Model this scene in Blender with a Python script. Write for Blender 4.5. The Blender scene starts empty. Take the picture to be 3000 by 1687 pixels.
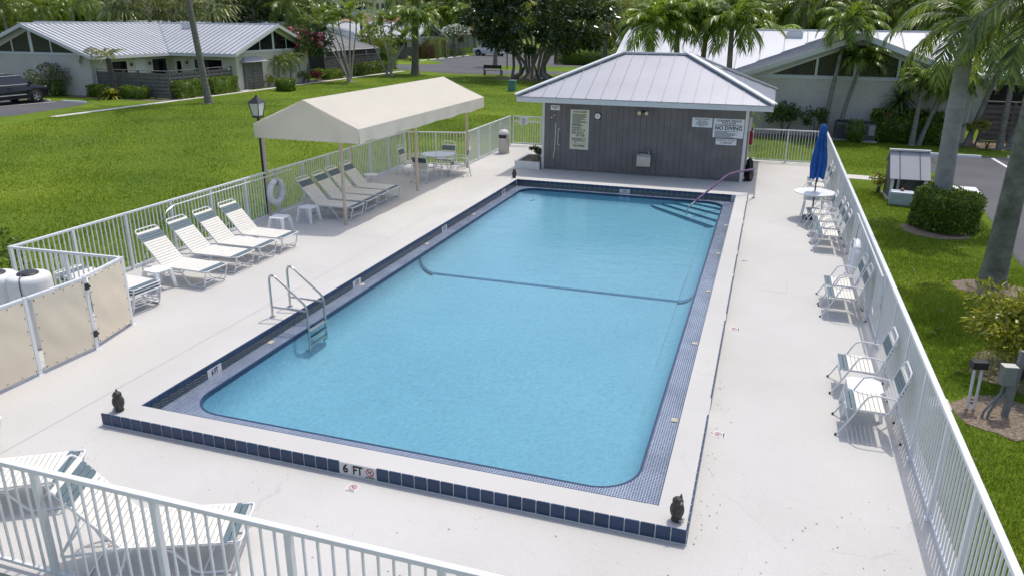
import bpy, bmesh, math, random
import numpy as np
from mathutils import Vector, Matrix
R = math.radians
random.seed(7); rng = np.random.default_rng(7)
sc = bpy.context.scene
col = sc.collection
# ------------------------------------------------------------------ camera
cd = bpy.data.cameras.new('camera'); cam = bpy.data.objects.new('camera', cd); col.objects.link(cam)
yaw, pitch, roll = -0.316708529, 0.337813876, 0.00792550092
cy, sy, cp, sp, cr, sr = math.cos(yaw), math.sin(yaw), math.cos(pitch), math.sin(pitch), math.cos(roll), math.sin(roll)
f_ = Vector((sy*cp, cy*cp, -sp)); r0 = Vector((cy, -sy, 0)); u0 = r0.cross(f_)
r_ = cr*r0 + sr*u0; u_ = -sr*r0 + cr*u0
m = Matrix((r_, u_, -f_)).transposed().to_4x4(); m.translation = Vector((7.70837, -6.62570, 4.95165))
cam.matrix_world = m
cd.sensor_width = 36; cd.lens = 36*2237.7/3000; cd.clip_end = 2000; cd.clip_start = .05
sc.camera = cam
# ------------------------------------------------------------------ light
KX, KY = -0.12, -0.42                       # shadow offset per metre of height
sun_dir = Vector((-KX, -KY, 1)).normalized()
elev = math.asin(sun_dir.z); azi = math.atan2(sun_dir.x, sun_dir.y)
w = bpy.data.worlds.new('World'); sc.world = w; w.use_nodes = True
nt = w.node_tree; bgn = nt.nodes['Background']
sky = nt.nodes.new('ShaderNodeTexSky'); sky.sky_type = 'NISHITA'; sky.sun_disc = False
sky.sun_elevation = elev; sky.sun_rotation = azi; sky.air_density = 1.0; sky.dust_density = 3.0; sky.ozone_density = 1.0
nt.links.new(sky.outputs[0], bgn.inputs[0]); bgn.inputs[1].default_value = 0.15
sl = bpy.data.lights.new('sun', 'SUN'); sl.energy = 2.0; sl.angle = R(.53); sl.color = (1, .955, .87)
so = bpy.data.objects.new('sun', sl); col.objects.link(so); so.rotation_euler = (-sun_dir).to_track_quat('-Z', 'Y').to_euler()
sc.view_settings.view_transform = 'Standard'; sc.view_settings.look = 'None'
sc.view_settings.exposure = 0.25; sc.view_settings.gamma = 1; sc.view_settings.use_curve_mapping = False
sc.render.engine = 'CYCLES'
sc.cycles.transparent_max_bounces = 12; sc.cycles.max_bounces = 8

DZ = -.02      # deck level
G = -.10       # lawn level
# ------------------------------------------------------------------ helpers
class MB:
    def __init__(s): s.v = []; s.f = []
    def add(s, vs, fs):
        b = len(s.v); s.v += [tuple(p) for p in vs]; s.f += [tuple(i+b for i in f) for f in fs]; return s
    def bx(s, x0, x1, y0, y1, z0, z1):
        return s.add([(x0,y0,z0),(x1,y0,z0),(x1,y1,z0),(x0,y1,z0),(x0,y0,z1),(x1,y0,z1),(x1,y1,z1),(x0,y1,z1)],
                     [(0,3,2,1),(4,5,6,7),(0,1,5,4),(1,2,6,5),(2,3,7,6),(3,0,4,7)])
    def box(s, c, d, rz=0, ry=0):
        mt = Matrix.Translation(c) @ Matrix.Rotation(rz, 4, 'Z') @ Matrix.Rotation(ry, 4, 'Y')
        t = MB().bx(-d[0]/2,d[0]/2,-d[1]/2,d[1]/2,-d[2]/2,d[2]/2)
        return s.add([mt @ Vector(p) for p in t.v], t.f)
    def tube(s, pts, r, n=8, closed=False, r1=None):
        P = [Vector(p) for p in pts]; N = len(P)
        rs = r if isinstance(r, (list, tuple)) else [r + ((r1-r)*i/(N-1) if r1 is not None else 0) for i in range(N)]
        rings = []; up = None
        for i in range(N):
            if closed: t = P[(i+1) % N]-P[i-1]
            else: t = P[min(i+1, N-1)]-P[max(i-1, 0)]
            t = t.normalized() if t.length > 1e-9 else Vector((0,0,1))
            if up is None:
                a = Vector((0,0,1)) if abs(t.z) < .9 else Vector((1,0,0)); up = (a - t*a.dot(t)).normalized()
            else:
                up = up - t*up.dot(t); up = up.normalized() if up.length > 1e-6 else Vector((1,0,0))
            sd = t.cross(up)
            rings.append([P[i]+rs[i]*(math.cos(2*math.pi*k/n)*up+math.sin(2*math.pi*k/n)*sd) for k in range(n)])
        vs = [p for rg in rings for p in rg]; fs = []
        M_ = N if closed else N-1
        for i in range(M_):
            j = (i+1) % N
            for k in range(n): fs.append((i*n+k, i*n+(k+1) % n, j*n+(k+1) % n, j*n+k))
        if not closed: fs += [tuple(range(n-1, -1, -1)), tuple((N-1)*n+k for k in range(n))]
        return s.add(vs, fs)
    def lathe(s, prof, n=24, c=(0,0,0), sxy=(1,1), ring=False):
        if ring: prof = list(prof)+[prof[0]]
        vs = [(c[0]+r*sxy[0]*math.cos(2*math.pi*k/n), c[1]+r*sxy[1]*math.sin(2*math.pi*k/n), c[2]+z) for r, z in prof for k in range(n)]
        fs = []
        for i in range(len(prof)-1):
            for k in range(n): fs.append((i*n+k, i*n+(k+1) % n, (i+1)*n+(k+1) % n, (i+1)*n+k))
        if ring: return s.add(vs, fs)
        if prof[0][0] > 1e-4: fs.append(tuple(range(n-1, -1, -1)))
        if prof[-1][0] > 1e-4: fs.append(tuple((len(prof)-1)*n+k for k in range(n)))
        return s.add(vs, fs)
    def prism(s, poly, z0, z1):
        n = len(poly)
        return s.add([(x,y,z0) for x,y in poly]+[(x,y,z1) for x,y in poly],
                     [tuple(range(n-1,-1,-1)), tuple(range(n, 2*n))]+[(i,(i+1) % n,n+(i+1) % n,n+i) for i in range(n)])
    def extr(s, poly, a, b, axis='y'):            # poly in the (x,z) or (y,z) plane
        n = len(poly)
        if axis == 'y': V = [(x,a,z) for x,z in poly]+[(x,b,z) for x,z in poly]
        else: V = [(a,y,z) for y,z in poly]+[(b,y,z) for y,z in poly]
        return s.add(V, [tuple(range(n-1,-1,-1)), tuple(range(n, 2*n))]+[(i,(i+1) % n,n+(i+1) % n,n+i) for i in range(n)])
    def poly(s, pts): return s.add(pts, [tuple(range(len(pts)))])
    def slab(s, quad, t):                          # quad corners, thickness along its normal (downwards)
        q = [Vector(p) for p in quad]; nrm = (q[1]-q[0]).cross(q[-1]-q[0]).normalized()
        if nrm.z < 0: nrm = -nrm
        n = len(q); lo = [p-nrm*t for p in q]
        return s.add(q+lo, [tuple(range(n)), tuple(range(2*n-1, n-1, -1))]+[(i, n+i, n+(i+1) % n, (i+1) % n) for i in range(n)])
    def mesh(s, name):
        me = bpy.data.meshes.new(name); me.from_pydata(s.v, [], s.f)
        bm = bmesh.new(); bm.from_mesh(me); bmesh.ops.recalc_face_normals(bm, faces=bm.faces); bm.to_mesh(me); bm.free()
        return me
    def build(s, name, mt, parent=None, loc=(0,0,0), rz=0, smooth=False, bevel=0):
        me = s.mesh(name)
        if mt: me.materials.append(mt)
        if smooth: sm(me)
        o = link(name, me, parent, loc, rz)
        if bevel:
            b = o.modifiers.new('bevel', 'BEVEL'); b.width = bevel; b.segments = 2; b.limit_method = 'ANGLE'
        return o
def sm(me, ang=50):
    me.polygons.foreach_set('use_smooth', [True]*len(me.polygons))
    try: me.set_sharp_from_angle(angle=R(ang))
    except Exception: pass
def link(name, data, parent=None, loc=(0,0,0), rz=0, rot=None, scale=None):
    o = bpy.data.objects.new(name, data); col.objects.link(o)
    o.location = loc; o.rotation_euler = rot if rot else (0,0,rz)
    if scale is not None: o.scale = scale if hasattr(scale, '__len__') else (scale,)*3
    if parent: o.parent = parent
    return o
def tag(o, label, cat, group=None):
    o['label'] = label; o['category'] = cat
    if group: o['group'] = group
    return o
def thing(name, label, cat, loc=(0,0,0), rz=0, group=None):
    return tag(link(name, None, None, loc, rz), label, cat, group)
def struct(o): o['kind'] = 'structure'; return o
def stuff(o): o['kind'] = 'stuff'; return o
def copy_tree(o, parent=None):
    c = o.copy(); col.objects.link(c); c.parent = parent
    for ch in list(o.children): copy_tree(ch, c)
    return c
def dup(root, label, loc, rz=0, group=None):
    c = copy_tree(root); c.location = loc; c.rotation_euler = (0,0,rz); c['label'] = label
    if group: c['group'] = group
    return c
def npmesh(name, V, F, mt, smooth=False):
    V = np.asarray(V, dtype=np.float32).reshape(-1,3); F = np.asarray(F, dtype=np.int32)
    k = F.shape[1]; me = bpy.data.meshes.new(name)
    me.vertices.add(len(V)); me.vertices.foreach_set('co', V.ravel())
    me.loops.add(F.size); me.loops.foreach_set('vertex_index', F.ravel())
    me.polygons.add(len(F)); me.polygons.foreach_set('loop_start', np.arange(0, F.size, k, dtype=np.int32))
    me.polygons.foreach_set('loop_total', np.full(len(F), k, dtype=np.int32))
    me.update(calc_edges=True); me.validate()
    if mt: me.materials.append(mt)
    if smooth: sm(me, 80)
    return me
# ------------------------------------------------------------------ materials
MATS = {}
def node(nt, t, **kw):
    n = nt.nodes.new(t)
    for k, v in kw.items():
        if k == 'i':
            for a, b in v.items(): n.inputs[a].default_value = b
        else: setattr(n, k, v)
    return n
def base_mat(name, rough=.6, metal=0, spec=.4):
    mt = bpy.data.materials.new(name); mt.use_nodes = True
    b = mt.node_tree.nodes['Principled BSDF']
    b.inputs['Roughness'].default_value = rough; b.inputs['Metallic'].default_value = metal; b.inputs['Specular IOR Level'].default_value = spec
    return mt, mt.node_tree, b
def ramp(nt, fac, stops):
    r = node(nt, 'ShaderNodeValToRGB'); cr_ = r.color_ramp
    while len(cr_.elements) < len(stops): cr_.elements.new(.5)
    for e, (p, c) in zip(cr_.elements, stops): e.position = p; e.color = (*c, 1) if len(c) == 3 else c
    nt.links.new(fac, r.inputs[0]); return r.outputs[0]
def noise(nt, scale, detail=4, coord=None, rough=.55, dist=0):
    n = node(nt, 'ShaderNodeTexNoise', i={'Scale': scale, 'Detail': detail, 'Roughness': rough, 'Distortion': dist})
    if coord is not None: nt.links.new(coord, n.inputs['Vector'])
    return n.outputs['Fac']
def wpos(nt): return node(nt, 'ShaderNodeNewGeometry').outputs['Position']
def mixc(nt, fac, a, b, mode='MIX'):
    n = node(nt, 'ShaderNodeMix', data_type='RGBA', blend_type=mode)
    for s_, v in (('Factor', fac), ('A', a), ('B', b)):
        i = [x for x in n.inputs if x.name == s_ and (x.type == 'RGBA' or s_ == 'Factor')]
        i = i[0] if s_ != 'Factor' else [x for x in i if x.type == 'VALUE'][0]
        if isinstance(v, (int, float)): i.default_value = v
        elif isinstance(v, tuple): i.default_value = (*v, 1)
        else: nt.links.new(v, i)
    return [o for o in n.outputs if o.type == 'RGBA'][0]
def bump(nt, b, h, strength=.2, dist=.01):
    n = node(nt, 'ShaderNodeBump', i={'Strength': strength, 'Distance': dist}); nt.links.new(h, n.inputs['Height']); nt.links.new(n.outputs[0], b.inputs['Normal'])
def M(name, c, rough=.6, metal=0, var=.1, scale=3., bmp=0, bscale=60, spec=.4, fine=0):
    if name in MATS: return MATS[name]
    mt, nt, b = base_mat(name, rough, metal, spec); P = wpos(nt)
    c0 = tuple(max(0, x*(1-var)) for x in c); c1 = tuple(min(1, x*(1+var)) for x in c)
    o = ramp(nt, noise(nt, scale, 5, P), [(.3, c0), (.7, c1)])
    if fine:
        o = mixc(nt, fine, o, ramp(nt, noise(nt, bscale, 2, P), [(.3, (.25,.25,.25)), (.7, (.8,.8,.8))]), 'OVERLAY')
    nt.links.new(o, b.inputs['Base Color'])
    if bmp: bump(nt, b, noise(nt, bscale, 3, P), bmp)
    MATS[name] = mt; return mt
white_metal = M('white_metal', (.74,.745,.76), .35, 0, .04, 6)
dirty_white = M('dirty_white', (.76,.76,.74), .5, 0, .08, 4)
cream_strap = M('cream_strap', (.77,.745,.68), .5, 0, .05, 9)
green_strap = M('green_strap', (.12,.175,.20), .5, 0, .12, 12)
plastic_white = M('plastic_white', (.82,.83,.85), .35, 0, .03, 5)
steel = M('steel', (.55,.54,.52), .22, 1, .08, 9)
dark_metal = M('dark_metal', (.03,.03,.035), .45, 0, .2, 9)
canvas = M('canvas', (.80,.75,.665), .85, 0, .04, 2.2, .15, 160)
_n = canvas.node_tree; _t = _n.nodes.new('ShaderNodeBsdfTranslucent'); _t.inputs[0].default_value = (.86,.79,.68,1); _m = _n.nodes.new('ShaderNodeMixShader'); _m.inputs[0].default_value = .38
_n.links.new(_n.nodes['Principled BSDF'].outputs[0], _m.inputs[1]); _n.links.new(_t.outputs[0], _m.inputs[2]); _n.links.new(_m.outputs[0], _n.nodes['Material Output'].inputs[0])
tan_post = M('tan_post', (.56,.47,.37), .5, 0, .07, 4)
tan_screen = M('tan_screen', (.76,.665,.52), .8, 0, .025, 3, .12, 240)
wood_grey = M('wood_grey', (.165,.157,.152), .75, 0, .22, 3.5, .25, 40)
siding_m = M('house_siding', (.188,.173,.170), .75, 0, .16, 1.6, .3, 60, .3, .25)
trim_white = M('trim_white', (.70,.70,.69), .45, 0, .04, 5)
roof_metal = M('roof_metal', (.375,.385,.435), .5, .15, .06, .7)
roof_white = M('roof_white', (.50,.515,.55), .5, .1, .07, .5)
glass_dark = M('glass_dark', (.012,.013,.015), .06, 0, .3, 2, spec=.6)
concrete = M('concrete', (.60,.58,.55), .85, 0, .12, 2.5, .2, 90)
kerb_white = M('kerb_white', (.78,.78,.76), .7, 0, .07, 5, .15, 60)
paint_line = M('paint_line', (.72,.72,.70), .7, 0, .15, 8)
rubber = M('rubber', (.02,.02,.021), .8, 0, .2, 20)
black_text = M('black_text', (.012,.012,.016), .5, 0, 0)
navy_text = M('navy_text', (.02,.024,.07), .5, 0, 0)
red_text = M('red_text', (.42,.03,.045), .5, 0, 0)
sign_white = M('sign_white', (.80,.81,.83), .4, 0, .03, 6)
sign_yellow = M('sign_yellow', (.72,.70,.50), .45, 0, .05, 6)
blue_cloth = M('blue_cloth', (.016,.10,.37), .8, 0, .2, 6, .2, 120)
mulch_m = M('mulch', (.205,.160,.120), .95, 0, .5, 22, .9, 50, fine=.6)
trunk_dark = M('trunk_dark', (.10,.085,.07), .9, 0, .35, 5, .6, 22)
trunk_pale = M('trunk_pale', (.42,.38,.33), .85, 0, .2, 6, .4, 30)
green_shaft = M('green_shaft', (.22,.30,.06), .6, 0, .2, 5)
purple_sleeve = M('purple_sleeve', (.19,.125,.215), .85, 0, .85, 24)
owl_m = M('owl_resin', (.055,.050,.047), .55, 0, .5, 32, .5, 70)
owl_pale = M('owl_pale', (.38,.37,.36), .55, 0, .4, 34)
stainless = M('stainless', (.46,.46,.44), .38, .85, .06, 9)
green_box = M('green_box', (.10,.24,.20), .55, 0, .1, 5)
terracotta = M('terracotta_tile', (.52,.22,.13), .8, 0, .22, 3.5, .3, 8)
stucco = M('stucco', (.62,.57,.50), .9, 0, .06, 2, .2, 80)
pale_stucco = M('pale_stucco', (.60,.57,.52), .9, 0, .06, .3)
car_dark = M('car_dark', (.018,.021,.026), .18, .3, .1, 2, spec=.6)
car_white = M('car_white', (.74,.76,.78), .22, 0, .03, 2, spec=.6)
chrome = M('chrome', (.72,.73,.75), .15, 1, .05, 3)
tank_blue = M('tank_blue', (.40,.47,.55), .4, 0, .12, 4)
lamp_glass = M('lamp_glass', (.62,.63,.62), .25, 0, .05, 4)
flower_pink = M('flower_pink', (.62,.06,.17), .6, 0, .25, 6)
flower_white = M('flower_white', (.78,.77,.66), .6, 0, .1, 6)
red_plastic = M('red_plastic', (.32,.012,.02), .4, 0, .1, 4)

def mat_trunk(name, c, var=.25, ring=9., stain=.5, rs=.4):
    mt, nt, b = base_mat(name, .88, 0, .25); P = wpos(nt)
    sep = node(nt, 'ShaderNodeSeparateXYZ'); nt.links.new(P, sep.inputs[0])
    n0 = noise(nt, 3, 3, P); ma = node(nt, 'ShaderNodeMath', operation='MULTIPLY_ADD', i={1: ring*2*math.pi}); nt.links.new(sep.outputs[2], ma.inputs[0])
    mb = node(nt, 'ShaderNodeMath', operation='MULTIPLY', i={1: 2.5}); nt.links.new(n0, mb.inputs[0]); nt.links.new(mb.outputs[0], ma.inputs[2])
    sn = node(nt, 'ShaderNodeMath', operation='SINE'); nt.links.new(ma.outputs[0], sn.inputs[0])
    lo = tuple(x*(1-var) for x in c); hi = tuple(min(1, x*(1+var)) for x in c)
    c1 = ramp(nt, noise(nt, 4, 6, P, .65), [(.3, lo), (.7, hi)])
    c2 = mixc(nt, ramp(nt, sn.outputs[0], [(.80, (0,0,0)), (.98, (rs,)*3)]), c1, tuple(x*.45 for x in c))
    st = ramp(nt, noise(nt, 1.7, 6, P, .7, .4), [(.5, (0,0,0)), (.72, (stain,)*3)])
    c3 = mixc(nt, st, c2, (c[0]*.38, c[1]*.42, c[2]*.33))
    pa = ramp(nt, noise(nt, 6, 4, P, .6), [(.68, (0,0,0)), (.76, (.45,.45,.45))])
    nt.links.new(mixc(nt, pa, c3, (.42,.42,.38)), b.inputs['Base Color'])
    ad = node(nt, 'ShaderNodeMath', operation='MULTIPLY_ADD', i={1: .25}); nt.links.new(sn.outputs[0], ad.inputs[0]); nt.links.new(noise(nt, 30, 5, P, .7), ad.inputs[2])
    bump(nt, b, ad.outputs[0], .5, .02); return mt
trunk_grey = mat_trunk('trunk_grey', (.27,.25,.215), .25, 5.0, .5)
def foliage(name, c_lo, c_hi, trans=.3, rough=.45, spec=.45, patch=0):
    mt, nt, b = base_mat(name, rough, 0, spec)
    g = node(nt, 'ShaderNodeNewGeometry'); oi = node(nt, 'ShaderNodeObjectInfo')
    cr_ = ramp(nt, g.outputs['Random Per Island'], [(0, c_lo), (.75, c_hi), (1, tuple(min(1, x*1.5) for x in c_hi))])
    hs = node(nt, 'ShaderNodeHueSaturation'); nt.links.new(cr_, hs.inputs['Color'])
    mr = node(nt, 'ShaderNodeMapRange', i={'To Min': .8, 'To Max': 1.2}); nt.links.new(oi.outputs['Random'], mr.inputs[0]); nt.links.new(mr.outputs[0], hs.inputs['Value'])
    out = hs.outputs[0]
    if patch:
        P = wpos(nt); out = mixc(nt, 1.0, out, ramp(nt, noise(nt, patch, 6, P, .62), [(.30, (.45,.50,.55)), (.47, (.88,.90,.9)), (.58, (1.1,1.05,.95)), (.72, (1.7,1.35,1.25))]), 'MULTIPLY')
        out = mixc(nt, ramp(nt, noise(nt, .5, 5, P, .7), [(.60, (0,0,0)), (.74, (.55,.55,.55))]), out, (.19,.155,.05))
        sp_ = node(nt, 'ShaderNodeVectorMath', operation='DISTANCE'); sp_.inputs[1].default_value = (-20.5,18.6,G); nt.links.new(P, sp_.inputs[0])
        ad_ = node(nt, 'ShaderNodeMath', operation='MULTIPLY_ADD', i={1: 2.6}); nt.links.new(noise(nt, .9, 4, P, .65), ad_.inputs[0]); nt.links.new(sp_.outputs['Value'], ad_.inputs[2])
        out = mixc(nt, ramp(nt, ad_.outputs[0], [(0, (1,1,1))]) if 0 else ramp(nt, (lambda q: (nt.links.new(ad_.outputs[0], q.inputs[0]), q.outputs[0])[1])(node(nt, 'ShaderNodeMapRange', i={'From Min': 1.6, 'From Max': 3.6})), [(0, (.75,.75,.75)), (1, (0,0,0))]), out, (.085,.075,.03))
    hs_o = out
    nt.links.new(out, b.inputs['Base Color'])
    tr = node(nt, 'ShaderNodeBsdfTranslucent'); nt.links.new(mixc(nt, .35 if not patch else .15, hs_o, (.30,.38,.03)), tr.inputs[0])
    mx = node(nt, 'ShaderNodeMixShader', i={0: trans}); nt.links.new(b.outputs[0], mx.inputs[1]); nt.links.new(tr.outputs[0], mx.inputs[2])
    nt.links.new(mx.outputs[0], nt.nodes['Material Output'].inputs[0]); return mt
fol_palm = foliage('palm_frond', (.025,.055,.009), (.195,.270,.045), .42, .26)
fol_lime = foliage('palm_frond_bright', (.040,.09,.010), (.25,.345,.045), .45, .26)
fol_sabal = foliage('fan_palm_frond', (.05,.075,.025), (.29,.32,.125), .35, .28)
fol_dark = foliage('ficus_leaf', (.016,.034,.010), (.055,.090,.022), .12, .25, .6)
fol_tree = foliage('tree_leaf', (.024,.055,.008), (.32,.37,.07), .5, .3)  # leaf tones spread wide to imitate bright highlights and deep dark gaps
fol_hedge = foliage('hedge_leaf', (.040,.08,.011), (.19,.28,.038), .35, .3)
fol_yellow = foliage('croton_leaf', (.10,.13,.012), (.42,.40,.05), .3, .35)
fol_red = foliage('cordyline_leaf', (.10,.012,.02), (.30,.03,.06), .25)
fol_rust = foliage('rust_leaf', (.06,.03,.015), (.16,.085,.035), .15)
fol_plum = foliage('plumeria_leaf', (.03,.065,.018), (.10,.16,.04), .2, .3)
grass_blade = foliage('grass_blade', (.105,.175,.012), (.205,.285,.022), .3, .6, .2, .17)

def mat_deck():
    mt, nt, b = base_mat('deck_coating', .75, 0, .3); P = wpos(nt)
    c1 = ramp(nt, noise(nt, .35, 5, P), [(.35, (.512,.499,.474)), (.65, (.570,.557,.534))])
    c2 = mixc(nt, .35, c1, ramp(nt, noise(nt, 180, 2, P), [(.3, (.30,.30,.30)), (.7, (.72,.72,.72))]), 'OVERLAY')
    st = ramp(nt, noise(nt, 1.3, 6, P, .7, .6), [(.60, (0,0,0)), (.76, (1,1,1))])
    c3 = mixc(nt, st, c2, mixc(nt, .17, c2, (.30,.27,.22)))
    vo = node(nt, 'ShaderNodeTexVoronoi', i={'Scale': 6.5, 'Randomness': 1}); nt.links.new(P, vo.inputs['Vector'])
    sp_ = ramp(nt, vo.outputs['Distance'], [(.045, (1,1,1)), (.07, (0,0,0))])
    gate = ramp(nt, noise(nt, .55, 3, P), [(.52, (0,0,0)), (.6, (1,1,1))])
    spk = mixc(nt, 1.0, sp_, gate, 'MULTIPLY')
    c4 = mixc(nt, spk, c3, (.26,.22,.18))
    cr_ = node(nt, 'ShaderNodeTexVoronoi', feature='DISTANCE_TO_EDGE', i={'Scale': .22}); 
    dn = node(nt, 'ShaderNodeTexNoise', i={'Scale': 1.2, 'Detail': 6}); nt.links.new(P, dn.inputs['Vector'])
    va = node(nt, 'ShaderNodeVectorMath', operation='MULTIPLY_ADD'); va.inputs[1].default_value = (.9,.9,0); nt.links.new(dn.outputs['Color'], va.inputs[0]); nt.links.new(P, va.inputs[2]); nt.links.new(va.outputs[0], cr_.inputs['Vector'])
    ck = ramp(nt, cr_.outputs['Distance'], [(.0003, (1,1,1)), (.0012, (0,0,0))])
    ck = mixc(nt, 1.0, ck, ramp(nt, noise(nt, .9, 2, P), [(.5, (0,0,0)), (.6, (.28,.28,.28))]), 'MULTIPLY')
    nt.links.new(mixc(nt, ck, c4, (.33,.32,.31)), b.inputs['Base Color'])
    bump(nt, b, noise(nt, 220, 3, P), .25, .004); return mt
deck_m = mat_deck()
def mat_lawn():
    mt, nt, b = base_mat('lawn_soil', .9, 0, .15); P = wpos(nt)
    c1 = ramp(nt, noise(nt, .16, 6, P, .6), [(.28, (.060,.120,.010)), (.42, (.108,.180,.013)), (.58, (.148,.222,.016)), (.76, (.215,.275,.026))])
    c2 = mixc(nt, .8, c1, ramp(nt, noise(nt, 9, 8, P, .75), [(.3, (.22,.24,.2)), (.7, (.80,.76,.7))]), 'OVERLAY')
    br = ramp(nt, noise(nt, .42, 6, P, .7), [(.66, (0,0,0)), (.8, (.55,.55,.55))])
    nt.links.new(mixc(nt, br, c2, (.155,.125,.045)), b.inputs['Base Color'])
    bump(nt, b, noise(nt, 26, 6, P, .7), .9, .05); return mt
lawn_m = mat_lawn()
def mat_asphalt():
    mt, nt, b = base_mat('asphalt', .85, 0, .3); P = wpos(nt)
    c1 = ramp(nt, noise(nt, .25, 5, P), [(.3, (.082,.082,.092)), (.7, (.122,.120,.130))])
    nt.links.new(mixc(nt, .5, c1, ramp(nt, noise(nt, 120, 2, P), [(.3, (.3,.3,.3)), (.7, (.72,.72,.72))]), 'OVERLAY'), b.inputs['Base Color'])
    bump(nt, b, noise(nt, 150, 2, P), .4, .006); return mt
asphalt_m = mat_asphalt()
def mat_brick():
    mt, nt, b = base_mat('painted_brick', .8, 0, .25); P = wpos(nt)
    mp = node(nt, 'ShaderNodeMapping'); mp.inputs['Rotation'].default_value = (R(90), 0, 0); nt.links.new(P, mp.inputs[0])
    sep = node(nt, 'ShaderNodeSeparateXYZ'); nt.links.new(P, sep.inputs[0])
    ad = node(nt, 'ShaderNodeMath', operation='ADD'); nt.links.new(sep.outputs[0], ad.inputs[0]); nt.links.new(sep.outputs[1], ad.inputs[1])
    cb = node(nt, 'ShaderNodeCombineXYZ'); nt.links.new(ad.outputs[0], cb.inputs[0]); nt.links.new(sep.outputs[2], cb.inputs[1])
    bt = node(nt, 'ShaderNodeTexBrick', i={'Scale': 1, 'Mortar Size': .006, 'Brick Width': .21, 'Row Height': .075, 'Color1': (.72,.67,.62,1), 'Color2': (.66,.615,.57,1), 'Mortar': (.49,.46,.43,1)})
    nt.links.new(cb.outputs[0], bt.inputs['Vector'])
    nt.links.new(mixc(nt, .35, bt.outputs['Color'], ramp(nt, noise(nt, .9, 5, P), [(.3, (.36,.36,.35)), (.7, (.6,.6,.6))]), 'OVERLAY'), b.inputs['Base Color'])
    inv = node(nt, 'ShaderNodeMath', operation='SUBTRACT', i={0: 1.0}); nt.links.new(bt.outputs['Fac'], inv.inputs[1])
    bump(nt, b, inv.outputs[0], .5, .01); return mt
brick_m = mat_brick()
def mat_mosaic():
    mt, nt, b = base_mat('gutter_mosaic', .18, 0, .6); P = wpos(nt)
    bt = node(nt, 'ShaderNodeTexBrick', offset=0, i={'Scale': 1, 'Mortar Size': .0028, 'Mortar Smooth': .1, 'Bias': -.1, 'Brick Width': .03, 'Row Height': .03, 'Color1': (.055,.092,.180,1), 'Color2': (.110,.150,.245,1), 'Mortar': (.44,.48,.52,1)})
    nt.links.new(P, bt.inputs['Vector'])
    nt.links.new(mixc(nt, .5, bt.outputs['Color'], ramp(nt, noise(nt, 1.6, 4, P), [(.35, (.34,.34,.36)), (.68, (.66,.66,.66))]), 'OVERLAY'), b.inputs['Base Color'])
    bump(nt, b, noise(nt, 9, 3, P), .12, .02); return mt
mosaic_m = mat_mosaic()
def mat_tile(name, c, rough=.16):
    mt, nt, b = base_mat(name, rough, 0, .35); P = wpos(nt); oi = node(nt, 'ShaderNodeObjectInfo')
    hs = node(nt, 'ShaderNodeHueSaturation', i={'Color': (*c, 1)})
    mr = node(nt, 'ShaderNodeMapRange', i={'To Min': .85, 'To Max': 1.15}); nt.links.new(oi.outputs['Random'], mr.inputs[0]); nt.links.new(mr.outputs[0], hs.inputs['Value'])
    nt.links.new(mixc(nt, .2, hs.outputs[0], ramp(nt, noise(nt, 14, 5, P), [(.4, (.3,.3,.3)), (.75, (.75,.75,.75))]), 'OVERLAY'), b.inputs['Base Color'])
    bump(nt, b, noise(nt, 18, 2, P), .05, .01); return mt
blue_tile = mat_tile('blue_tile', (.026,.054,.118), .28)
pale_tile = M('marker_tile', (.62,.62,.63), .3, 0, .04, 20)
grout_m = M('grout', (.62,.63,.62), .85, 0, .1, 20)
def mat_wave():
    mt, nt, b = base_mat('wave_tile', .2, 0, .6); P = wpos(nt)
    sep = node(nt, 'ShaderNodeSeparateXYZ'); nt.links.new(P, sep.inputs[0])
    ad = node(nt, 'ShaderNodeMath', operation='ADD'); nt.links.new(sep.outputs[0], ad.inputs[0]); nt.links.new(sep.outputs[1], ad.inputs[1])
    def math_(op, a, bb):
        n = node(nt, 'ShaderNodeMath', operation=op)
        for i, v in enumerate((a, bb)):
            if isinstance(v, (int, float)): n.inputs[i].default_value = v
            else: nt.links.new(v, n.inputs[i])
        return n.outputs[0]
    s_ = math_('SINE', math_('MULTIPLY', ad.outputs[0], 2*math.pi/.155), 0)
    zz = math_('ADD', sep.outputs[2], math_('MULTIPLY', s_, .010))
    l = math_('SINE', math_('MULTIPLY', zz, 2*math.pi/.038), 0)
    c = ramp(nt, l, [(.0, (.030,.042,.055)), (.86, (.038,.056,.075)), (.97, (.30,.34,.33))])
    v = math_('SINE', math_('MULTIPLY', ad.outputs[0], 2*math.pi/.038), 0)
    c = mixc(nt, ramp(nt, v, [(.93, (0,0,0)), (.99, (.5,.5,.5))]), c, (.22,.25,.27))
    nt.links.new(mixc(nt, .3, c, ramp(nt, noise(nt, 60, 2, P), [(.3, (.3,.3,.3)), (.7, (.7,.7,.7))]), 'OVERLAY'), b.inputs['Base Color']); return mt
wave_m = mat_wave()
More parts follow.
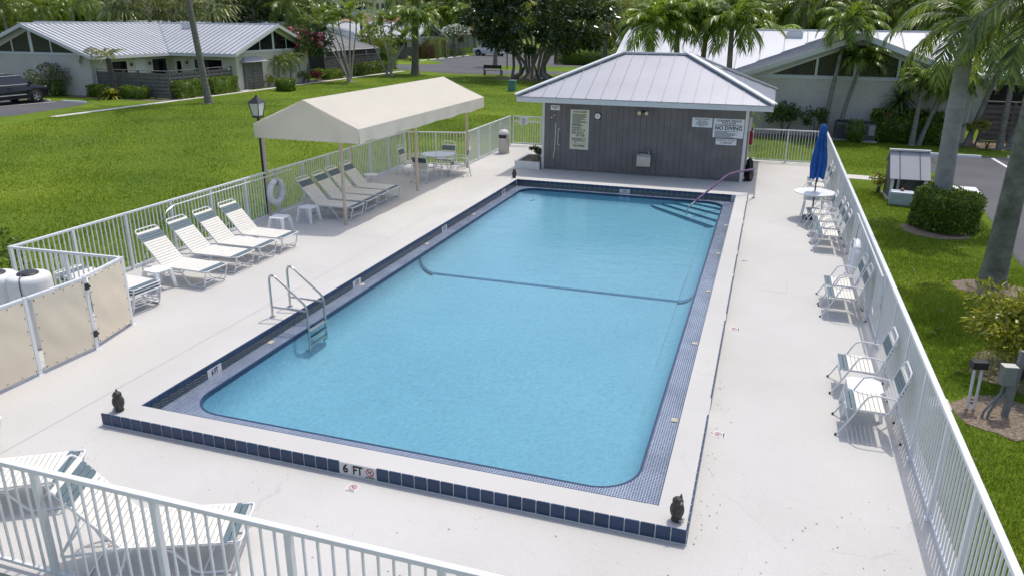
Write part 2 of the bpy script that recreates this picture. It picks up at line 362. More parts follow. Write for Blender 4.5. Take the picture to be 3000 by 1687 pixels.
def mat_water():
    mt = bpy.data.materials.new('pool_water'); mt.use_nodes = True; nt = mt.node_tree; nt.nodes.remove(nt.nodes['Principled BSDF']); P = wpos(nt)
    tr = node(nt, 'ShaderNodeBsdfTransparent', i={0: (.80,.95,.985,1)}); gl = node(nt, 'ShaderNodeBsdfGlossy', i={'Color': (1,1,1,1), 'Roughness': .06})
    fr = node(nt, 'ShaderNodeFresnel', i={'IOR': 1.33}); mx = node(nt, 'ShaderNodeMixShader')
    mp = node(nt, 'ShaderNodeMapping'); mp.inputs['Rotation'].default_value = (0,0,R(25)); mp.inputs['Scale'].default_value = (1,1.5,1); nt.links.new(P, mp.inputs[0])
    n1 = noise(nt, 2.4, 5, mp.outputs[0], .65, .5); n2 = noise(nt, 17, 4, mp.outputs[0], .65, .8)
    ad = node(nt, 'ShaderNodeMath', operation='MULTIPLY_ADD', i={1: .22}); nt.links.new(n2, ad.inputs[0]); nt.links.new(n1, ad.inputs[2])
    bp = node(nt, 'ShaderNodeBump', i={'Strength': .19, 'Distance': .05}); nt.links.new(ad.outputs[0], bp.inputs['Height'])
    nt.links.new(bp.outputs[0], gl.inputs['Normal']); nt.links.new(bp.outputs[0], fr.inputs['Normal'])
    nt.links.new(fr.outputs[0], mx.inputs[0]); nt.links.new(tr.outputs[0], mx.inputs[1]); nt.links.new(gl.outputs[0], mx.inputs[2])
    nt.links.new(mx.outputs[0], nt.nodes['Material Output'].inputs[0]); return mt
water_m = mat_water()
def mat_plaster():
    mt, nt, b = base_mat('pool_plaster', .8, 0, .2); P = wpos(nt)
    c1 = ramp(nt, noise(nt, .4, 4, P), [(.3, (.195,.362,.462)), (.7, (.226,.402,.498))])
    vo = node(nt, 'ShaderNodeTexVoronoi', feature='SMOOTH_F1', i={'Scale': 5.5, 'Smoothness': .3}); dn = node(nt, 'ShaderNodeTexNoise', i={'Scale': 2.4, 'Detail': 3}); nt.links.new(P, dn.inputs['Vector'])
    va = node(nt, 'ShaderNodeVectorMath', operation='MULTIPLY_ADD'); va.inputs[1].default_value = (.5,.5,.5); nt.links.new(dn.outputs['Color'], va.inputs[0]); nt.links.new(P, va.inputs[2]); nt.links.new(va.outputs[0], vo.inputs['Vector'])
    c2 = mixc(nt, .45, c1, ramp(nt, noise(nt, 15, 5, P, .75, .8), [(.3, (.32,.32,.32)), (.72, (.74,.74,.74))]), 'OVERLAY')
    nt.links.new(c2, b.inputs['Base Color']); return mt
plaster_m = mat_plaster()
step_line_m = M('step_line_tile', (.02,.06,.10), .3, 0, .1, 9)
floor_line_m = M('floor_line_tile', (.035,.12,.24), .3, 0, .25, 9)
car_glass = M('car_glass', (.02,.024,.028), .05, 0, .1, 3, spec=.7)
screen_m = M('patio_screen', (.17,.17,.175), .8, 0, .08, 4)
blinds_m = M('blinds', (.085,.078,.062), .7, 0, .15, 4)
lattice_m = M('bath_tan', (.50,.45,.36), .7, 0, .1, 5)

def text(name, s, size, mt, parent, loc, rot, sx=1.0, align='CENTER', ext=.0012, bold=0):
    cu = bpy.data.curves.new(name, 'FONT'); cu.body = s; cu.size = size; cu.align_x = align; cu.align_y = 'CENTER'; cu.extrude = ext; cu.resolution_u = 2; cu.offset = bold
    t = bpy.data.objects.new(name, cu); me = bpy.data.meshes.new_from_object(t); bpy.data.objects.remove(t); bpy.data.curves.remove(cu)
    me.materials.clear(); me.materials.append(mt)
    return link(name, me, parent, loc, 0, rot, (sx,1,1))
# ================================================================== ground, roads, paths
def sheet(name, polys, z, mt, kind=True):
    b = MB()
    for p in polys: b.poly([(x,y,z) for x,y in p])
    o = b.build(name, mt); 
    if kind: struct(o)
    return o
sheet('ground', [[(-600,-300),(600,-300),(600,.05),(-600,.05)],[(-600,.05),(.05,.05),(.05,16.7),(-600,16.7)],[(7.35,.05),(600,.05),(600,16.7),(7.35,16.7)],[(-600,16.7),(600,16.7),(600,900),(-600,900)]], G, lawn_m)
ROAD = [(-31,69.5),(-27,67.3),(-22,64.9),(-17,65.6),(-12,68.6),(-2,70),(14,70),(14,73.5),(-12,72.3),(-19,72.2),(-22.6,75.2),(-22.2,79),(-15,81.5),(14,81.5),(14,118),(-35,118),(-34.9,95),(-34.2,87),(-31.2,83.6),(-29.6,80),(-31.5,77.6),(-40,75.5),(-40,70.5)]
sheet('road', [ROAD], G+.005, asphalt_m)
sheet('parking_lot', [[(-75,12),(-34,15),(-31.8,21),(-30.5,24.6),(-31.1,28.3),(-31.9,31.0),(-75,31.0)]], G+.005, asphalt_m)
sheet('parking_lot', [[(13.2,4),(13.4,12.7),(13.72,16.1),(13.95,19.2),(13.75,22.8),(13.3,25.4),(13.9,28.3),(45,29.3),(45,4)]], G+.006, asphalt_m)
def path(pts, wd, z=G+.012):
    b = MB()
    for (x0,y0),(x1,y1) in zip(pts[:-1], pts[1:]):
        d = Vector((x1-x0, y1-y0)).normalized(); n = Vector((-d.y, d.x))*wd/2
        b.bx(0,0,0,0,0,0) if 0 else None
        b.add([(x0+n.x,y0+n.y,z),(x0-n.x,y0-n.y,z),(x1-n.x,y1-n.y,z),(x1+n.x,y1+n.y,z)], [(0,1,2,3)])
    return b.build('footpath', concrete)
struct(path([(-12,-4.3),(14,-4.3)], 2.2)); struct(path([(-28.2,24.8),(-28.0,66.5)], .55)); struct(path([(9.95,22.0),(13.0,21.75)], .75)); struct(path([(-29.6,41.7),(-28.3,41.7)], 1.1))  # first strip: unseen path, added to cut green lawn bounce on the near fence
sheet('painted_ramp', [[(13.05,21.45),(14.36,21.4),(14.34,20.3),(13.6,20.25),(13.1,20.6)]], G+.011, paint_line)
b = MB()
for x0,y0,x1,y1,wd in [(-35.25,26.9,-34.35,30.6,.10),(-32.0,31.3,-32.0,31.4,.1),(16.36,25.4,16.3,28.0,.13),(18.9,25.4,18.8,28.0,.13),(-12.6,69.4,-11.4,71.4,.12),(-11.0,69.6,-9.8,71.6,.12),(-9.4,69.8,-8.2,71.8,.12)]:
    d = Vector((x1-x0,y1-y0)).normalized(); n = Vector((-d.y,d.x))*wd/2; z = G+.012
    b.add([(x0+n.x,y0+n.y,z),(x0-n.x,y0-n.y,z),(x1-n.x,y1-n.y,z),(x1+n.x,y1+n.y,z)], [(0,1,2,3)])
struct(b.build('road_marking', paint_line))
# mulch beds
def blob(cx, cy, rx, ry, n=26, jit=.12):
    return [(cx+rx*math.cos(2*math.pi*i/n)*(1+random.uniform(-jit,jit)), cy+ry*math.sin(2*math.pi*i/n)*(1+random.uniform(-jit,jit))) for i in range(n)]
sheet('mulch_bed', [blob(12.35,10.2,.72,.55), blob(12.1,14.8,.85,.75), blob(11.25,4.25,.75,.62), blob(11.7,5.9,.6,.75), blob(-25.4,33.5,.55,.4), blob(-25.9,51.9,.8,.6), blob(-26.1,59.6,.6,.5), blob(-12.6,61.0,3.6,2.4)], G+.009, mulch_m)
sheet('planting_bed', [[(5.6,31.0),(16.3,31.0),(16.3,32.2),(5.6,32.2)], [(-29.9,44.6),(-28.3,44.6),(-28.3,66),(-29.9,66)], [(-36.3,33.2),(-28.35,33.2),(-28.35,40.9),(-29,40.9),(-29,34.4),(-36.3,34.4)], [(16.3,30.4),(30,30.6),(30,33.4),(16.3,33.4)]], G+.010, mulch_m)
def stopper(label, x, y, L=1.83, rz=0, g='concrete wheel stops'):
    t = MB().extr([(-.075,0),(.075,0),(.05,.11),(-.05,.11)], -L/2, L/2)
    o = t.build('wheel_stop', kerb_white, None, (x,y,G+.006), rz+math.pi/2, bevel=.01); tag(o, label, 'wheel stop', g)
for i,(x,y) in enumerate([(-33.03,30.69),(-35.75,30.6)]):
    stopper(['white wheel stop in the empty bay beside the dark SUV','white wheel stop in front of the dark SUV'][i], x, y)
for l,x,y in [('white concrete wheel stop behind the small pump shed',14.95,27.9),('white concrete wheel stop past the painted bay line',17.75,28.1),]: stopper(l, x, y, 1.85)
for k in range(6): stopper('white concrete wheel stop in the row along the far louvred fence', -34.55+.02*k, 85.5+2.9*k, 1.9, math.pi/2, 'wheel stops along the far villa fence')
# ================================================================== deck and pool
b = MB()
for a in [(-4.62,0,-2.5,18.75),(0,7.4,-2.5,0),(7.4,9.95,-2.5,23.85),(0,7.4,16.74,24.3),(-2.52,0,18.75,24.3)]: b.bx(*a, -.16, DZ)
struct(b.build('pool_deck', deck_m))
W_, L_ = 7.4, 16.74; X0, X1, Y0, Y1 = .327, 7.066, .339, 16.326; H = .15
b = MB(); ring_o = [(0,0),(W_,0),(W_,L_),(0,L_)]; ring_i = [(X0,Y0),(X1,Y0),(X1,Y1),(X0,Y1)]
vs = [(x,y,H) for x,y in ring_o]+[(x,y,H) for x,y in ring_i]+[(x,y,-.2) for x,y in ring_o]+[(x,y,-.2) for x,y in ring_i]
fs = [(i,(i+1) % 4,4+(i+1) % 4,4+i) for i in range(4)]+[(8+i,8+(i+1) % 4,(i+1) % 4,i) for i in range(4)]+[(4+i,4+(i+1) % 4,12+(i+1) % 4,12+i) for i in range(4)]
b.add(vs, fs); coping = struct(b.build('pool_coping', deck_m)); coping.data.materials.append(grout_m)
for p in coping.data.polygons: p.material_index = 0 if abs(p.normal.z) > .5 else 1
P_ = .1574
def tile_mesh(w, h, t, mt, r=.012, cap=0):      # front tile facing -Y, rounded top edge
    prof = [(0,0),(0,h-r),(.3*r,h-.3*r),(r,h),(t,h),(t,0)]
    if cap: prof = [(0,0),(0,h-.006),(.002,h-.001),(.006,h+.002),(t+cap,h+.002),(t+cap,h-.004),(t,h-.004),(t,0)]
    me = MB().extr(prof, 0, w, 'x').mesh('tile'); me.materials.append(mt); return me
tm = tile_mesh(P_-.011, .150, .005, blue_tile, .006, .016); tmp = tile_mesh(P_-.006, .146, .005, pale_tile, .004)
for k in range(47):
    link('tile', tmp if 22 <= k < 25 else tm, coping, (k*P_+.0055, -.005, .0))
for k in range(106):                     # right outer face
    y = k*P_*1.0035
    if k in (16,17,18,38,39,54,64,65,82,83,99) or y > 16.6: continue
    link('tile', tm, coping, (W_+.005, y+.0055, .0), math.pi/2)
# inner wall: bullnose course and wave band
bn = tile_mesh(P_-.005, .076, .010, blue_tile); wv = tile_mesh(P_-.004, .118, .008, wave_m, .002); mk = tile_mesh(.305, .132, .012, pale_tile, .002)
marks_L = {10:'6 FT', 37:'5 FT', 64:'4 FT', 93:'3½ FT'}
def marker(parent, s, loc, rz, size=.125):
    link('depth_marker', mk, parent, loc, rz)
    d = Vector((math.cos(rz), math.sin(rz), 0)); nrm = Vector((math.sin(rz), -math.cos(rz), 0))
    text('lettering', s, size, black_text, parent, Vector(loc)+d*.152+Vector((0,0,.064))+nrm*.003, (R(90),0,rz), .62 if len(s) < 5 else .5, bold=.003)
n_l = int((Y1-Y0)/P_); off = Y0+.01
skip = 0
for k in range(n_l):
    y = Y1-.0-(k+1)*P_                 # placed from the far end with -X normal turned to +X
    y = Y0+k*P_
    link('bullnose_tile', bn, coping, (X0+.010, y+.0025, .076), math.pi/2)
    if skip: skip = 0; continue
    kk = round((y-Y0)/P_)
    hit = [m_ for m_ in (8,9,36,63,93) if m_ == kk]
    if kk == 8: marker(coping, '6 FT', (X0+.012, y+.004, -.052), math.pi/2); skip = 1
    elif kk == 35: marker(coping, '5 FT', (X0+.012, y+.004, -.052), math.pi/2); skip = 1
    elif kk == 63: marker(coping, '4 FT', (X0+.012, y+.004, -.052), math.pi/2); skip = 1
    elif kk == 92: marker(coping, '3½ FT', (X0+.012, y+.004, -.052), math.pi/2); skip = 1
    else: link('wave_tile', wv, coping, (X0+.008, y+.002, -.045), math.pi/2)
skip = 0
for k in range(int((X1-X0)/P_)):
    x = X0+k*P_
    link('bullnose_tile', bn, coping, (x+.0025, Y1-.010, .076))
    if skip: skip = 0; continue
    if k == 21: marker(coping, '3 FT', (x+.004, Y1-.012, -.052), 0); skip = 1
    else: link('wave_tile', wv, coping, (x+.002, Y1-.008, -.045))
b = MB()
for k in range(n_l): y = Y0+k*P_; b.bx(X1-.010, X1, y+.003, y+P_-.003, .076, .150).bx(X1-.008, X1, y+.003, y+P_-.003, -.045, .072)
for k in range(int((X1-X0)/P_)): x = X0+k*P_; b.bx(x+.003, x+P_-.003, Y0, Y0+.010, .076, .150)
stuff(b.build('tile_course', blue_tile, coping))
# lettering on the near face of the coping
for i, s in enumerate(('6', 'FT')): text('lettering', s, .150, black_text, coping, ((22.5+i)*P_, -.0075, .074), (R(90),0,0), .80 if s == 'FT' else .95, bold=.004)
def no_sign(parent, loc, rot, r, sc_=1):
    e = []
    tr_ = Matrix.Translation(loc) @ rot
    bb = MB(); n = 28
    for a0 in range(n):
        a, a2 = 2*math.pi*a0/n, 2*math.pi*(a0+1)/n
        bb.add([(r*math.cos(a),r*math.sin(a),0),(r*math.cos(a2),r*math.sin(a2),0),(.8*r*math.cos(a2),.8*r*math.sin(a2),0),(.8*r*math.cos(a),.8*r*math.sin(a),0)], [(0,1,2,3)])
    s2 = .7071*r*.84; wd = .07*r
    bb.add([(-s2-wd,s2-wd,.0006),(-s2+wd,s2+wd,.0006),(s2+wd,-s2+wd,.0006),(s2-wd,-s2-wd,.0006)], [(0,1,2,3)])
    o = bb.build('prohibition_ring', red_text, parent); o.matrix_local = tr_
    d = MB().tube([(-.42*r,-.15*r,-.0008),(-.05*r,.12*r,-.0008),(.38*r,.42*r,-.0008)], .07*r, 5).tube([(-.05*r,.12*r,-.0008),(.3*r,-.3*r,-.0008)], .06*r, 5).lathe([(0,0),(.1*r,.0004),(.1*r,.0012),(0,.002)], 10, (.42*r,.2*r,-.001))
    o2 = d.build('diver_figure', black_text, parent); o2.matrix_local = tr_
no_sign(coping, Vector((24.5*P_, -.008, .083)), Matrix.Rotation(R(90), 4, 'X'), .052)
text('lettering', 'NO DIVING', .024, black_text, coping, (24.5*P_, -.0075, .016), (R(90),0,0), .95, bold=.0004)
def deck_marker(label, x, y, rz):
    t = thing('no_diving_tile', label, 'marker tile', (x,y,DZ), rz, None)
    MB().bx(-.077,.077,-.077,.077,-.004,.003).build('tile', pale_tile, t)
    no_sign(t, Vector((0,.012,.0045)), Matrix.Identity(4), .047)
    text('lettering', 'NO DIVING', .020, black_text, t, (0,-.058,.0045), (0,0,0), .95, bold=.0004)
deck_marker('square no diving tile set in the deck below the 6 FT marker', 3.735, -.20, 0)
deck_marker('square no diving tile in the deck by the long coping, owl end', 7.56, 2.36, math.pi/2)
deck_marker('square no diving tile in the deck between the paired chairs and the pool', 7.565, 6.09, math.pi/2)
deck_marker('worn no diving tile in the deck facing the life ring fence', 7.55, 10.23, math.pi/2)
# basin
def rrect(x0, x1, y0, y1, r, n=14):
    out = []
    for cx, cy_, a0 in ((x1-r,y0+r,-90),(x1-r,y1-r,0),(x0+r,y1-r,90),(x0+r,y0+r,180)):
        for i in range(n+1):
            a = R(a0+90*i/n); out.append((cx+r*math.cos(a), cy_+r*math.sin(a), cx, cy_, math.cos(a), math.sin(a)))
    return out
LX0, LX1, LY0, LY1 = .60, 6.755, .74, 16.15
rr = rrect(LX0, LX1, LY0, LY1, .55); N = len(rr)
outer = []
for (px,py,cx,cy_,dx,dy) in rr:
    c_ = []
    if dx > 1e-6: c_.append((X1-cx)/dx)
    if dx < -1e-6: c_.append((X0-cx)/dx)
    if dy > 1e-6: c_.append((Y1-cy_)/dy)
    if dy < -1e-6: c_.append((Y0-cy_)/dy)
    s_ = min(c_); outer.append([cx+dx*s_, cy_+dy*s_])
for (qx,qy) in ring_i:
    i = min(range(N), key=lambda j: (outer[j][0]-qx)**2+(outer[j][1]-qy)**2); outer[i] = [qx,qy]
ZL = -.05
b = MB(); b.add([(x,y,ZL) for x,y in outer]+[(q[0],q[1],ZL-.004) for q in rr], [(i,(i+1) % N,N+(i+1) % N,N+i) for i in range(N)])
basin_root = struct(link('pool_basin', None))
b.build('gutter_ledge', mosaic_m, basin_root)
def inset(d): return [(q[0]-q[4]*d, q[1]-q[5]*d) for q in rr]
lip = inset(.03)
b = MB(); b.add([(q[0],q[1],ZL-.003) for q in rr]+[(x,y,ZL-.001) for x,y in lip]+[(x,y,-.125) for x,y in lip], [(i,(i+1) % N,N+(i+1) % N,N+i) for i in range(N)]+[(N+i,N+(i+1) % N,2*N+(i+1) % N,2*N+i) for i in range(N)])
b.build('rim_tile_band', blue_tile, basin_root)
def zfloor(y): return np.interp(y, [.7, 3, 7.9, 8.7, 16.2], [-.62, -.58, -.455, -.43, -.33])
# walls with a cove into the floor
prof_c = [(.36*(1-math.cos(R(a_))), math.sin(R(a_))) for a_ in np.linspace(0,90,11)]
b = MB(); V = []
for d, k in prof_c:
    ring_c = inset(.03+d)
    for (x,y) in ring_c: V.append((x, y, -.124+(float(zfloor(y))+.124)*k))
m_ = len(prof_c)
b.add(V, [(j*N+i, j*N+(i+1) % N, (j+1)*N+(i+1) % N, (j+1)*N+i) for j in range(m_-1) for i in range(N)])
b.build('basin_wall', plaster_m, basin_root, smooth=True)
ys = np.linspace(LY0+.38, LY1-.38, 60); b = MB(); rows = []
for y in ys:
    r = .19; dy = 0
    if y < LY0+.39+r: dy = r-math.sqrt(max(0, r*r-(LY0+.39+r-y)**2))
    if y > LY1-.39-r: dy = r-math.sqrt(max(0, r*r-(y-(LY1-.39-r))**2))
    rows += [(LX0+.385+dy, float(y), float(zfloor(y))), (LX1-.385-dy, float(y), float(zfloor(y)))]
b.add(rows, [(2*i,2*i+1,2*i+3,2*i+2) for i in range(len(ys)-1)]); b.build('basin_floor', plaster_m, basin_root)
# slope-break tile line: down the walls and across the floor
yl = 8.30; b = MB()
zf_ = float(zfloor(yl)); pts = [(LX0+.03+d+.004, yl, -.124+(zf_+.124)*k+.004) for d, k in prof_c]; pts += [(LX1+LX0-x, y, z) for x, y, z in pts[::-1]]
for a, c_ in zip(pts[:-1], pts[1:]): b.add([(a[0],a[1]-.055,a[2]+.006),(a[0],a[1]+.055,a[2]+.006),(c_[0],c_[1]+.055,c_[2]+.006),(c_[0],c_[1]-.055,c_[2]+.006)], [(0,1,2,3)])
b.build('slope_line', floor_line_m, basin_root)
# corner steps
for i, (fx, ry, zt) in enumerate([(4.52,13.95,-.27),(4.92,14.50,-.215),(5.32,15.08,-.165),(5.78,15.55,-.118)]):
    xx, yy = LX1-.03, LY1-.03
    poly = [(fx,yy),(xx,ry),(xx,yy-.52+.15),(xx-.15,yy-.15),(xx-.37,yy)]
    st = MB().prism(poly, zt-.06 if i else float(zfloor(15))-.05, zt).build('step', plaster_m, basin_root)
    d = Vector((xx-fx, ry-yy)).normalized(); n = Vector((-d.y, d.x))*.024
    MB().add([(fx,yy,zt+.004),(fx+n.x*1.6,yy,zt+.004),(xx,ry+n.y*1.6,zt+.004),(xx,ry,zt+.004)], [(0,1,2,3)]).add([(fx,yy,zt+.003),(xx,ry,zt+.003),(xx-.004,ry-.004,zt-.012),(fx-.004,yy-.004,zt-.012)], [(0,1,2,3)]).build('nosing', step_line_m, st)
b = MB(); wl = inset(.029); b.poly([(x,y,-.078) for x,y in wl]); wo = struct(b.build('pool_water', water_m))
if wo.data.polygons[0].normal.z < 0: wo.data.flip_normals()
for y in (2.6, 5.3, 8.0, 10.7, 13.4):   # skimmer drains on the ledge
    MB().bx(X1-.14,X1-.05,y-.05,y+.05,ZL-.006,ZL+.010).build('gutter_drain', lattice_m, basin_root, bevel=.006)
for y in (3.05, 6.1, 9.2, 12.3): MB().bx(X0+.03,X0+.11,y-.06,y+.06,ZL-.006,ZL+.010).build('gutter_drain', lattice_m, basin_root, bevel=.006)

# ================================================================== fences
pick = MB().bx(-.009,.009,-.009,.009,.085,1.165).mesh('picket'); pick.materials.append(white_metal)
postm = MB().bx(-.027,.027,-.027,.027,0,1.20).bx(-.03,.03,-.03,.03,1.19,1.205).bx(-.05,.05,-.05,.05,0,.008).mesh('post'); postm.materials.append(white_metal)
def fence(name, label, p0, p1, post_sp=1.28, sp=.107, z=DZ, top=(.052,.042), first=True, last=True, group='white picket pool fence runs'):
    p0, p1 = Vector(p0), Vector(p1); d = p1-p0; L = d.length
    t = thing(name, label, 'fence', (p0.x,p0.y,z), math.atan2(d.y, d.x), group)
    n = max(1, round(L/post_sp)); s = L/n
    MB().bx(0, L, -top[0]/2, top[0]/2, 1.165, 1.165+top[1]).build('top_rail', white_metal, t, bevel=.006)
    for k in range(n):
        MB().bx(k*s+.028, (k+1)*s-.028, -.015, .015, .055, .088).build('bottom_rail', white_metal, t)
        m_ = max(2, round(s/sp))
        for j in range(1, m_): link('picket', pick, t, (k*s+s*j/m_, 0, 0))
    for k in range(n+1):
        if (k == 0 and not first) or (k == n and not last): continue
        link('post', postm, t, (k*s, 0, 0))
    return t
fence('picket_fence', 'long white picket fence between the deck loungers and the wide lawn', (-4.5,2.72), (-4.45,18.12), 1.28)
fence('picket_fence', 'short white picket fence behind the round table under the canopy', (-4.42,18.15), (-2.36,18.72), 1.07, first=False)
fence('picket_fence', 'white picket fence from the canopy post to the sign gate, beside the bin', (-2.38,18.78), (-2.45,23.95), 1.28)
fence('picket_fence', 'long white picket fence behind the row of strap chairs, parking side', (9.80,-2.45), (9.80,23.62), 1.25, top=(.065,.045))
fence('picket_fence', 'white picket fence across the deck facing the 6 FT coping, loungers behind it', (-2.05,-2.40), (9.72,-2.40), 1.31, sp=.13, top=(.062,.045))
fence('picket_fence', 'white picket fence between the grey pool house and the parking side fence', (7.25,23.62), (9.72,23.66), 1.24, first=True, last=False)
fence('picket_fence', 'white picket fence behind the two white chlorine tanks', (-4.43,2.72), (-2.30,2.86), 1.1, first=False)
# gate with sign
g = thing('pool_gate', 'white picket gate carrying a keep gates locked sign', 'gate', (-2.38,24.0,DZ), math.atan2(.1,1.25))
gl = 1.24
for a in [(0.03,.08,-.02,.02,.05,1.2),(gl-.05,gl,-.02,.02,.05,1.2)]: MB().bx(*a).build('stile', white_metal, g)
for z0,z1 in ((1.15,1.2),(.95,1.0),(.06,.11)): MB().bx(.08,gl-.05,-.018,.018,z0,z1).build('rail', white_metal, g)
pg = MB().bx(-.009,.009,-.009,.009,.11,1.15).mesh('picket'); pg.materials.append(white_metal)
for j in range(1,11): link('picket', pg, g, (.08+(gl-.13)*j/11, 0, 0))
MB().bx(gl+.04,gl+.10,-.03,.03,0,1.25).build('post', white_metal, g)
s = thing('gate_sign', 'white keep gates locked sign fixed on the picket gate', 'sign', (-1.88,24.0,DZ), math.atan2(.1,1.25))
MB().bx(-.16,.16,-.026,-.021,.86,1.16).build('board', sign_white, s)
for st, sz, z in (('KEEP',.045,1.11),('GATES',.062,1.05),('LOCKED',.062,.985),('AT ALL',.04,.93),('TIMES',.04,.89)): text('lettering', st, sz, navy_text if st != 'LOCKED' else red_text, s, (0,-.0275,z), (R(90),0,0), .9, bold=.001)
# screened enclosure panels
def screen(label, p0, p1, posts=(0,1)):
    p0, p1 = Vector(p0), Vector(p1); d = p1-p0; L = d.length
    t = thing('screen_panel', label, 'screen panel', (p0.x,p0.y,DZ), math.atan2(d.y,d.x), 'tan screened panels of the pump enclosure')
    MB().bx(0,L,-.025,.025,1.165,1.205).build('top_rail', white_metal, t, bevel=.005)
    MB().bx(.03,L-.03,-.015,.015,.055,.085).build('bottom_rail', white_metal, t)
    for k in posts: link('post', postm, t, (k*L,0,0))
    nx, nz = 18, 14; V = []; F = []
    for j in range(nz+1):
        for i in range(nx+1):
            u, v = i/nx, j/nz
            sag = .028*math.sin(math.pi*u)*math.sin(math.pi*v)*math.sin(3*u+5*v+d.y)+.012*math.sin(9*u+7*v)*math.sin(math.pi*u)*math.sin(math.pi*v)
            V.append((.045+u*(L-.09), -.032-abs(sag)*.9, .07+v*1.09))
    for j in range(nz):
        for i in range(nx): a = j*(nx+1)+i; F.append((a,a+1,a+nx+2,a+nx+1))
    MB().add(V, F).build('fabric', tan_screen, t, smooth=True)
    gm = MB().lathe([(0,0),(.008,0),(.008,.005),(0,.006)], 8).mesh('grommet'); gm.materials.append(dark_metal)
    for k in range(6):
        for (x, z) in ((.07, .10+k*.205), (L-.07, .10+k*.205), (.07+(L-.14)*k/5, .095), (.07+(L-.14)*k/5, 1.135)): link('grommet', gm, t, (x,-.034,z), 0, (R(90),0,0))
    return t
screen('tan screened panel next to the hinged enclosure gate, away from the loungers', (-2.04,-.42), (-2.03,.86), (0,1))
sg = screen('tan screened gate with black hinges on the pump enclosure', (-2.02,.90), (-1.99,1.86), (1,))
screen('tan screened panel closing the enclosure corner next to the stacked loungers', (-2.03,1.90), (-2.24,2.86), (1,))
for z in (.22, 1.0): MB().bx(.93,.99,-.05,-.028,z,z+.1).bx(.93,1.02,-.045,-.029,z+.02,z+.06).build('hinge', dark_metal, sg)
def tank(label, x, y):
    t = thing('chlorine_tank', label, 'tank', (x,y,DZ), R(-40))
    MB().lathe([(0,0),(.30,0),(.315,.03),(.315,1.06),(.305,1.12),(.27,1.155),(.15,1.165),(0,1.165)], 40).build('drum', dirty_white, t, smooth=True)
    MB().lathe([(.15,1.155),(.155,1.16),(.155,1.18),(.135,1.195),(0,1.195)], 24).build('lid', dark_metal, t, smooth=True)
    MB().tube([(.10,-.05,1.20),(.18,-.08,1.21),(.27,-.12,1.17),(.305,-.13,1.04),(.31,-.12,.8),(.31,-.10,.5)], .007, 6).build('hose', dark_metal, t, smooth=True)
tank('white chlorine tank with black lid nearest the screened panel', -3.02, 1.78)
tank('white chlorine tank with black lid beside the green shrub', -3.52, 1.62)
# ================================================================== furniture
def arc(c, r, a0, a1, n, plane='xz', y=0):
    o = []
    for i in range(n+1):
        a = R(a0+(a1-a0)*i/n); p = (c[0]+r*math.cos(a), c[1]+r*math.sin(a)); o.append((p[0], y, p[1]) if plane == 'xz' else (p[0], p[1], y))
    return o
strap_s = {}
def strap(width, w, mt, key):
    if key not in strap_s:
        h = .016; prof = [(-w/2,-h),(-w/2,h*.9),(-w/2+.005,h),(w/2-.005,h),(w/2,h*.9),(w/2,-h),(w/2-.004,-h),(w/2-.004,h-.004),(-w/2+.004,h-.004),(-w/2+.004,-h)]
        me = MB().extr(prof, -width/2, width/2).mesh('strap'); me.materials.append(mt); strap_s[key] = me
    return strap_s[key]
def make_lounger(label, loc, rz, group, ang=48, wd=.60):
    t = thing('lounge_chair', label, 'lounge chair', loc, rz, group)
    r = .0135; hw = wd/2; zs = .335
    f = MB()
    for s in (-1, 1):
        y = s*hw
        f.tube([(-.50,y,zs-.055),(-.40,y,zs-.045),(-.15,y,zs-.03),(.0,y,zs),(.95,y,zs),(1.08,y,zs+.012)], r, 8)
    f.tube([(1.08,-hw,zs+.012),(1.10,-hw+.03,zs+.013),(1.10,hw-.03,zs+.013),(1.08,hw,zs+.012)], r, 8).tube([(-.50,-hw,zs-.055),(-.53,-hw+.04,zs-.055),(-.53,hw-.04,zs-.055),(-.50,hw,zs-.055)], r, 8)
    f.build('frame', white_metal, t, smooth=True)
    for s in (-1, 1):
        y = s*(hw-.005)
        MB().tube([(.30,y,zs-.015),(.40,y,zs-.03),(.48,y,zs-.07),(.62,y,.07),(.66,y,.028),(.72,y,.0135),(.95,y,.0135),(.99,y,.03),(1.01,y,.07),(1.08,y,zs)], r, 8).build('leg', white_metal, t, smooth=True)
        MB().tube([(-.50,y,zs-.06),(-.49,y,.2),(-.44,y,.06),(-.40,y,.02),(-.34,y,.0135),(-.10,y,.0135),(-.05,y,.03),(0.0,y,.12),(.06,y,zs-.02)], r, 8).build('leg', white_metal, t, smooth=True)
    for q_ in ([(.72,-hw,.0135),(.72,hw,.0135)],[(-.34,-hw,.0135),(-.34,hw,.0135)],[(1.03,-hw,.12),(1.00,-hw+.1,.10),(1.00,hw-.1,.10),(1.03,hw,.12)]): MB().tube(q_, .011, 8).build('stretcher', white_metal, t, smooth=True)
    a = R(ang); bl = .88; bx_, bz_ = -math.cos(a), math.sin(a)
    q = lambda d, y: (d*bx_, y, zs+d*bz_)
    bf = MB().tube([q(0,-hw+.02),q(bl-.06,-hw+.02),q(bl-.015,-hw+.045),q(bl,-hw+.09),q(bl,hw-.09),q(bl-.015,hw-.045),q(bl-.06,hw-.02),q(0,hw-.02)], r, 8)
    br = bf.build('backrest_frame', white_metal, t, smooth=True)
    for s in (-1, 1):
        MB().tube([q(.46,s*(hw-.05)),(-.52,s*(hw-.05),zs-.045)], .010, 6).build('brace', white_metal, t, smooth=True)
    k = 0; x = .035
    while x < 1.06:
        link('strap', strap(wd+.022, .0495, green_strap if .93 < x < 1.045 else cream_strap, ('s', .93 < x < 1.045, wd)), t, (x,0,zs)); x += .0575
    d = .035
    while d < bl-.075:
        gr = .60 < d < .775
        link('strap', strap(wd-.020, .0500, green_strap if gr else cream_strap, ('b', gr, wd)), t, (d*bx_,0,zs+d*bz_), 0, (0, a, 0)); d += .0575
    return t
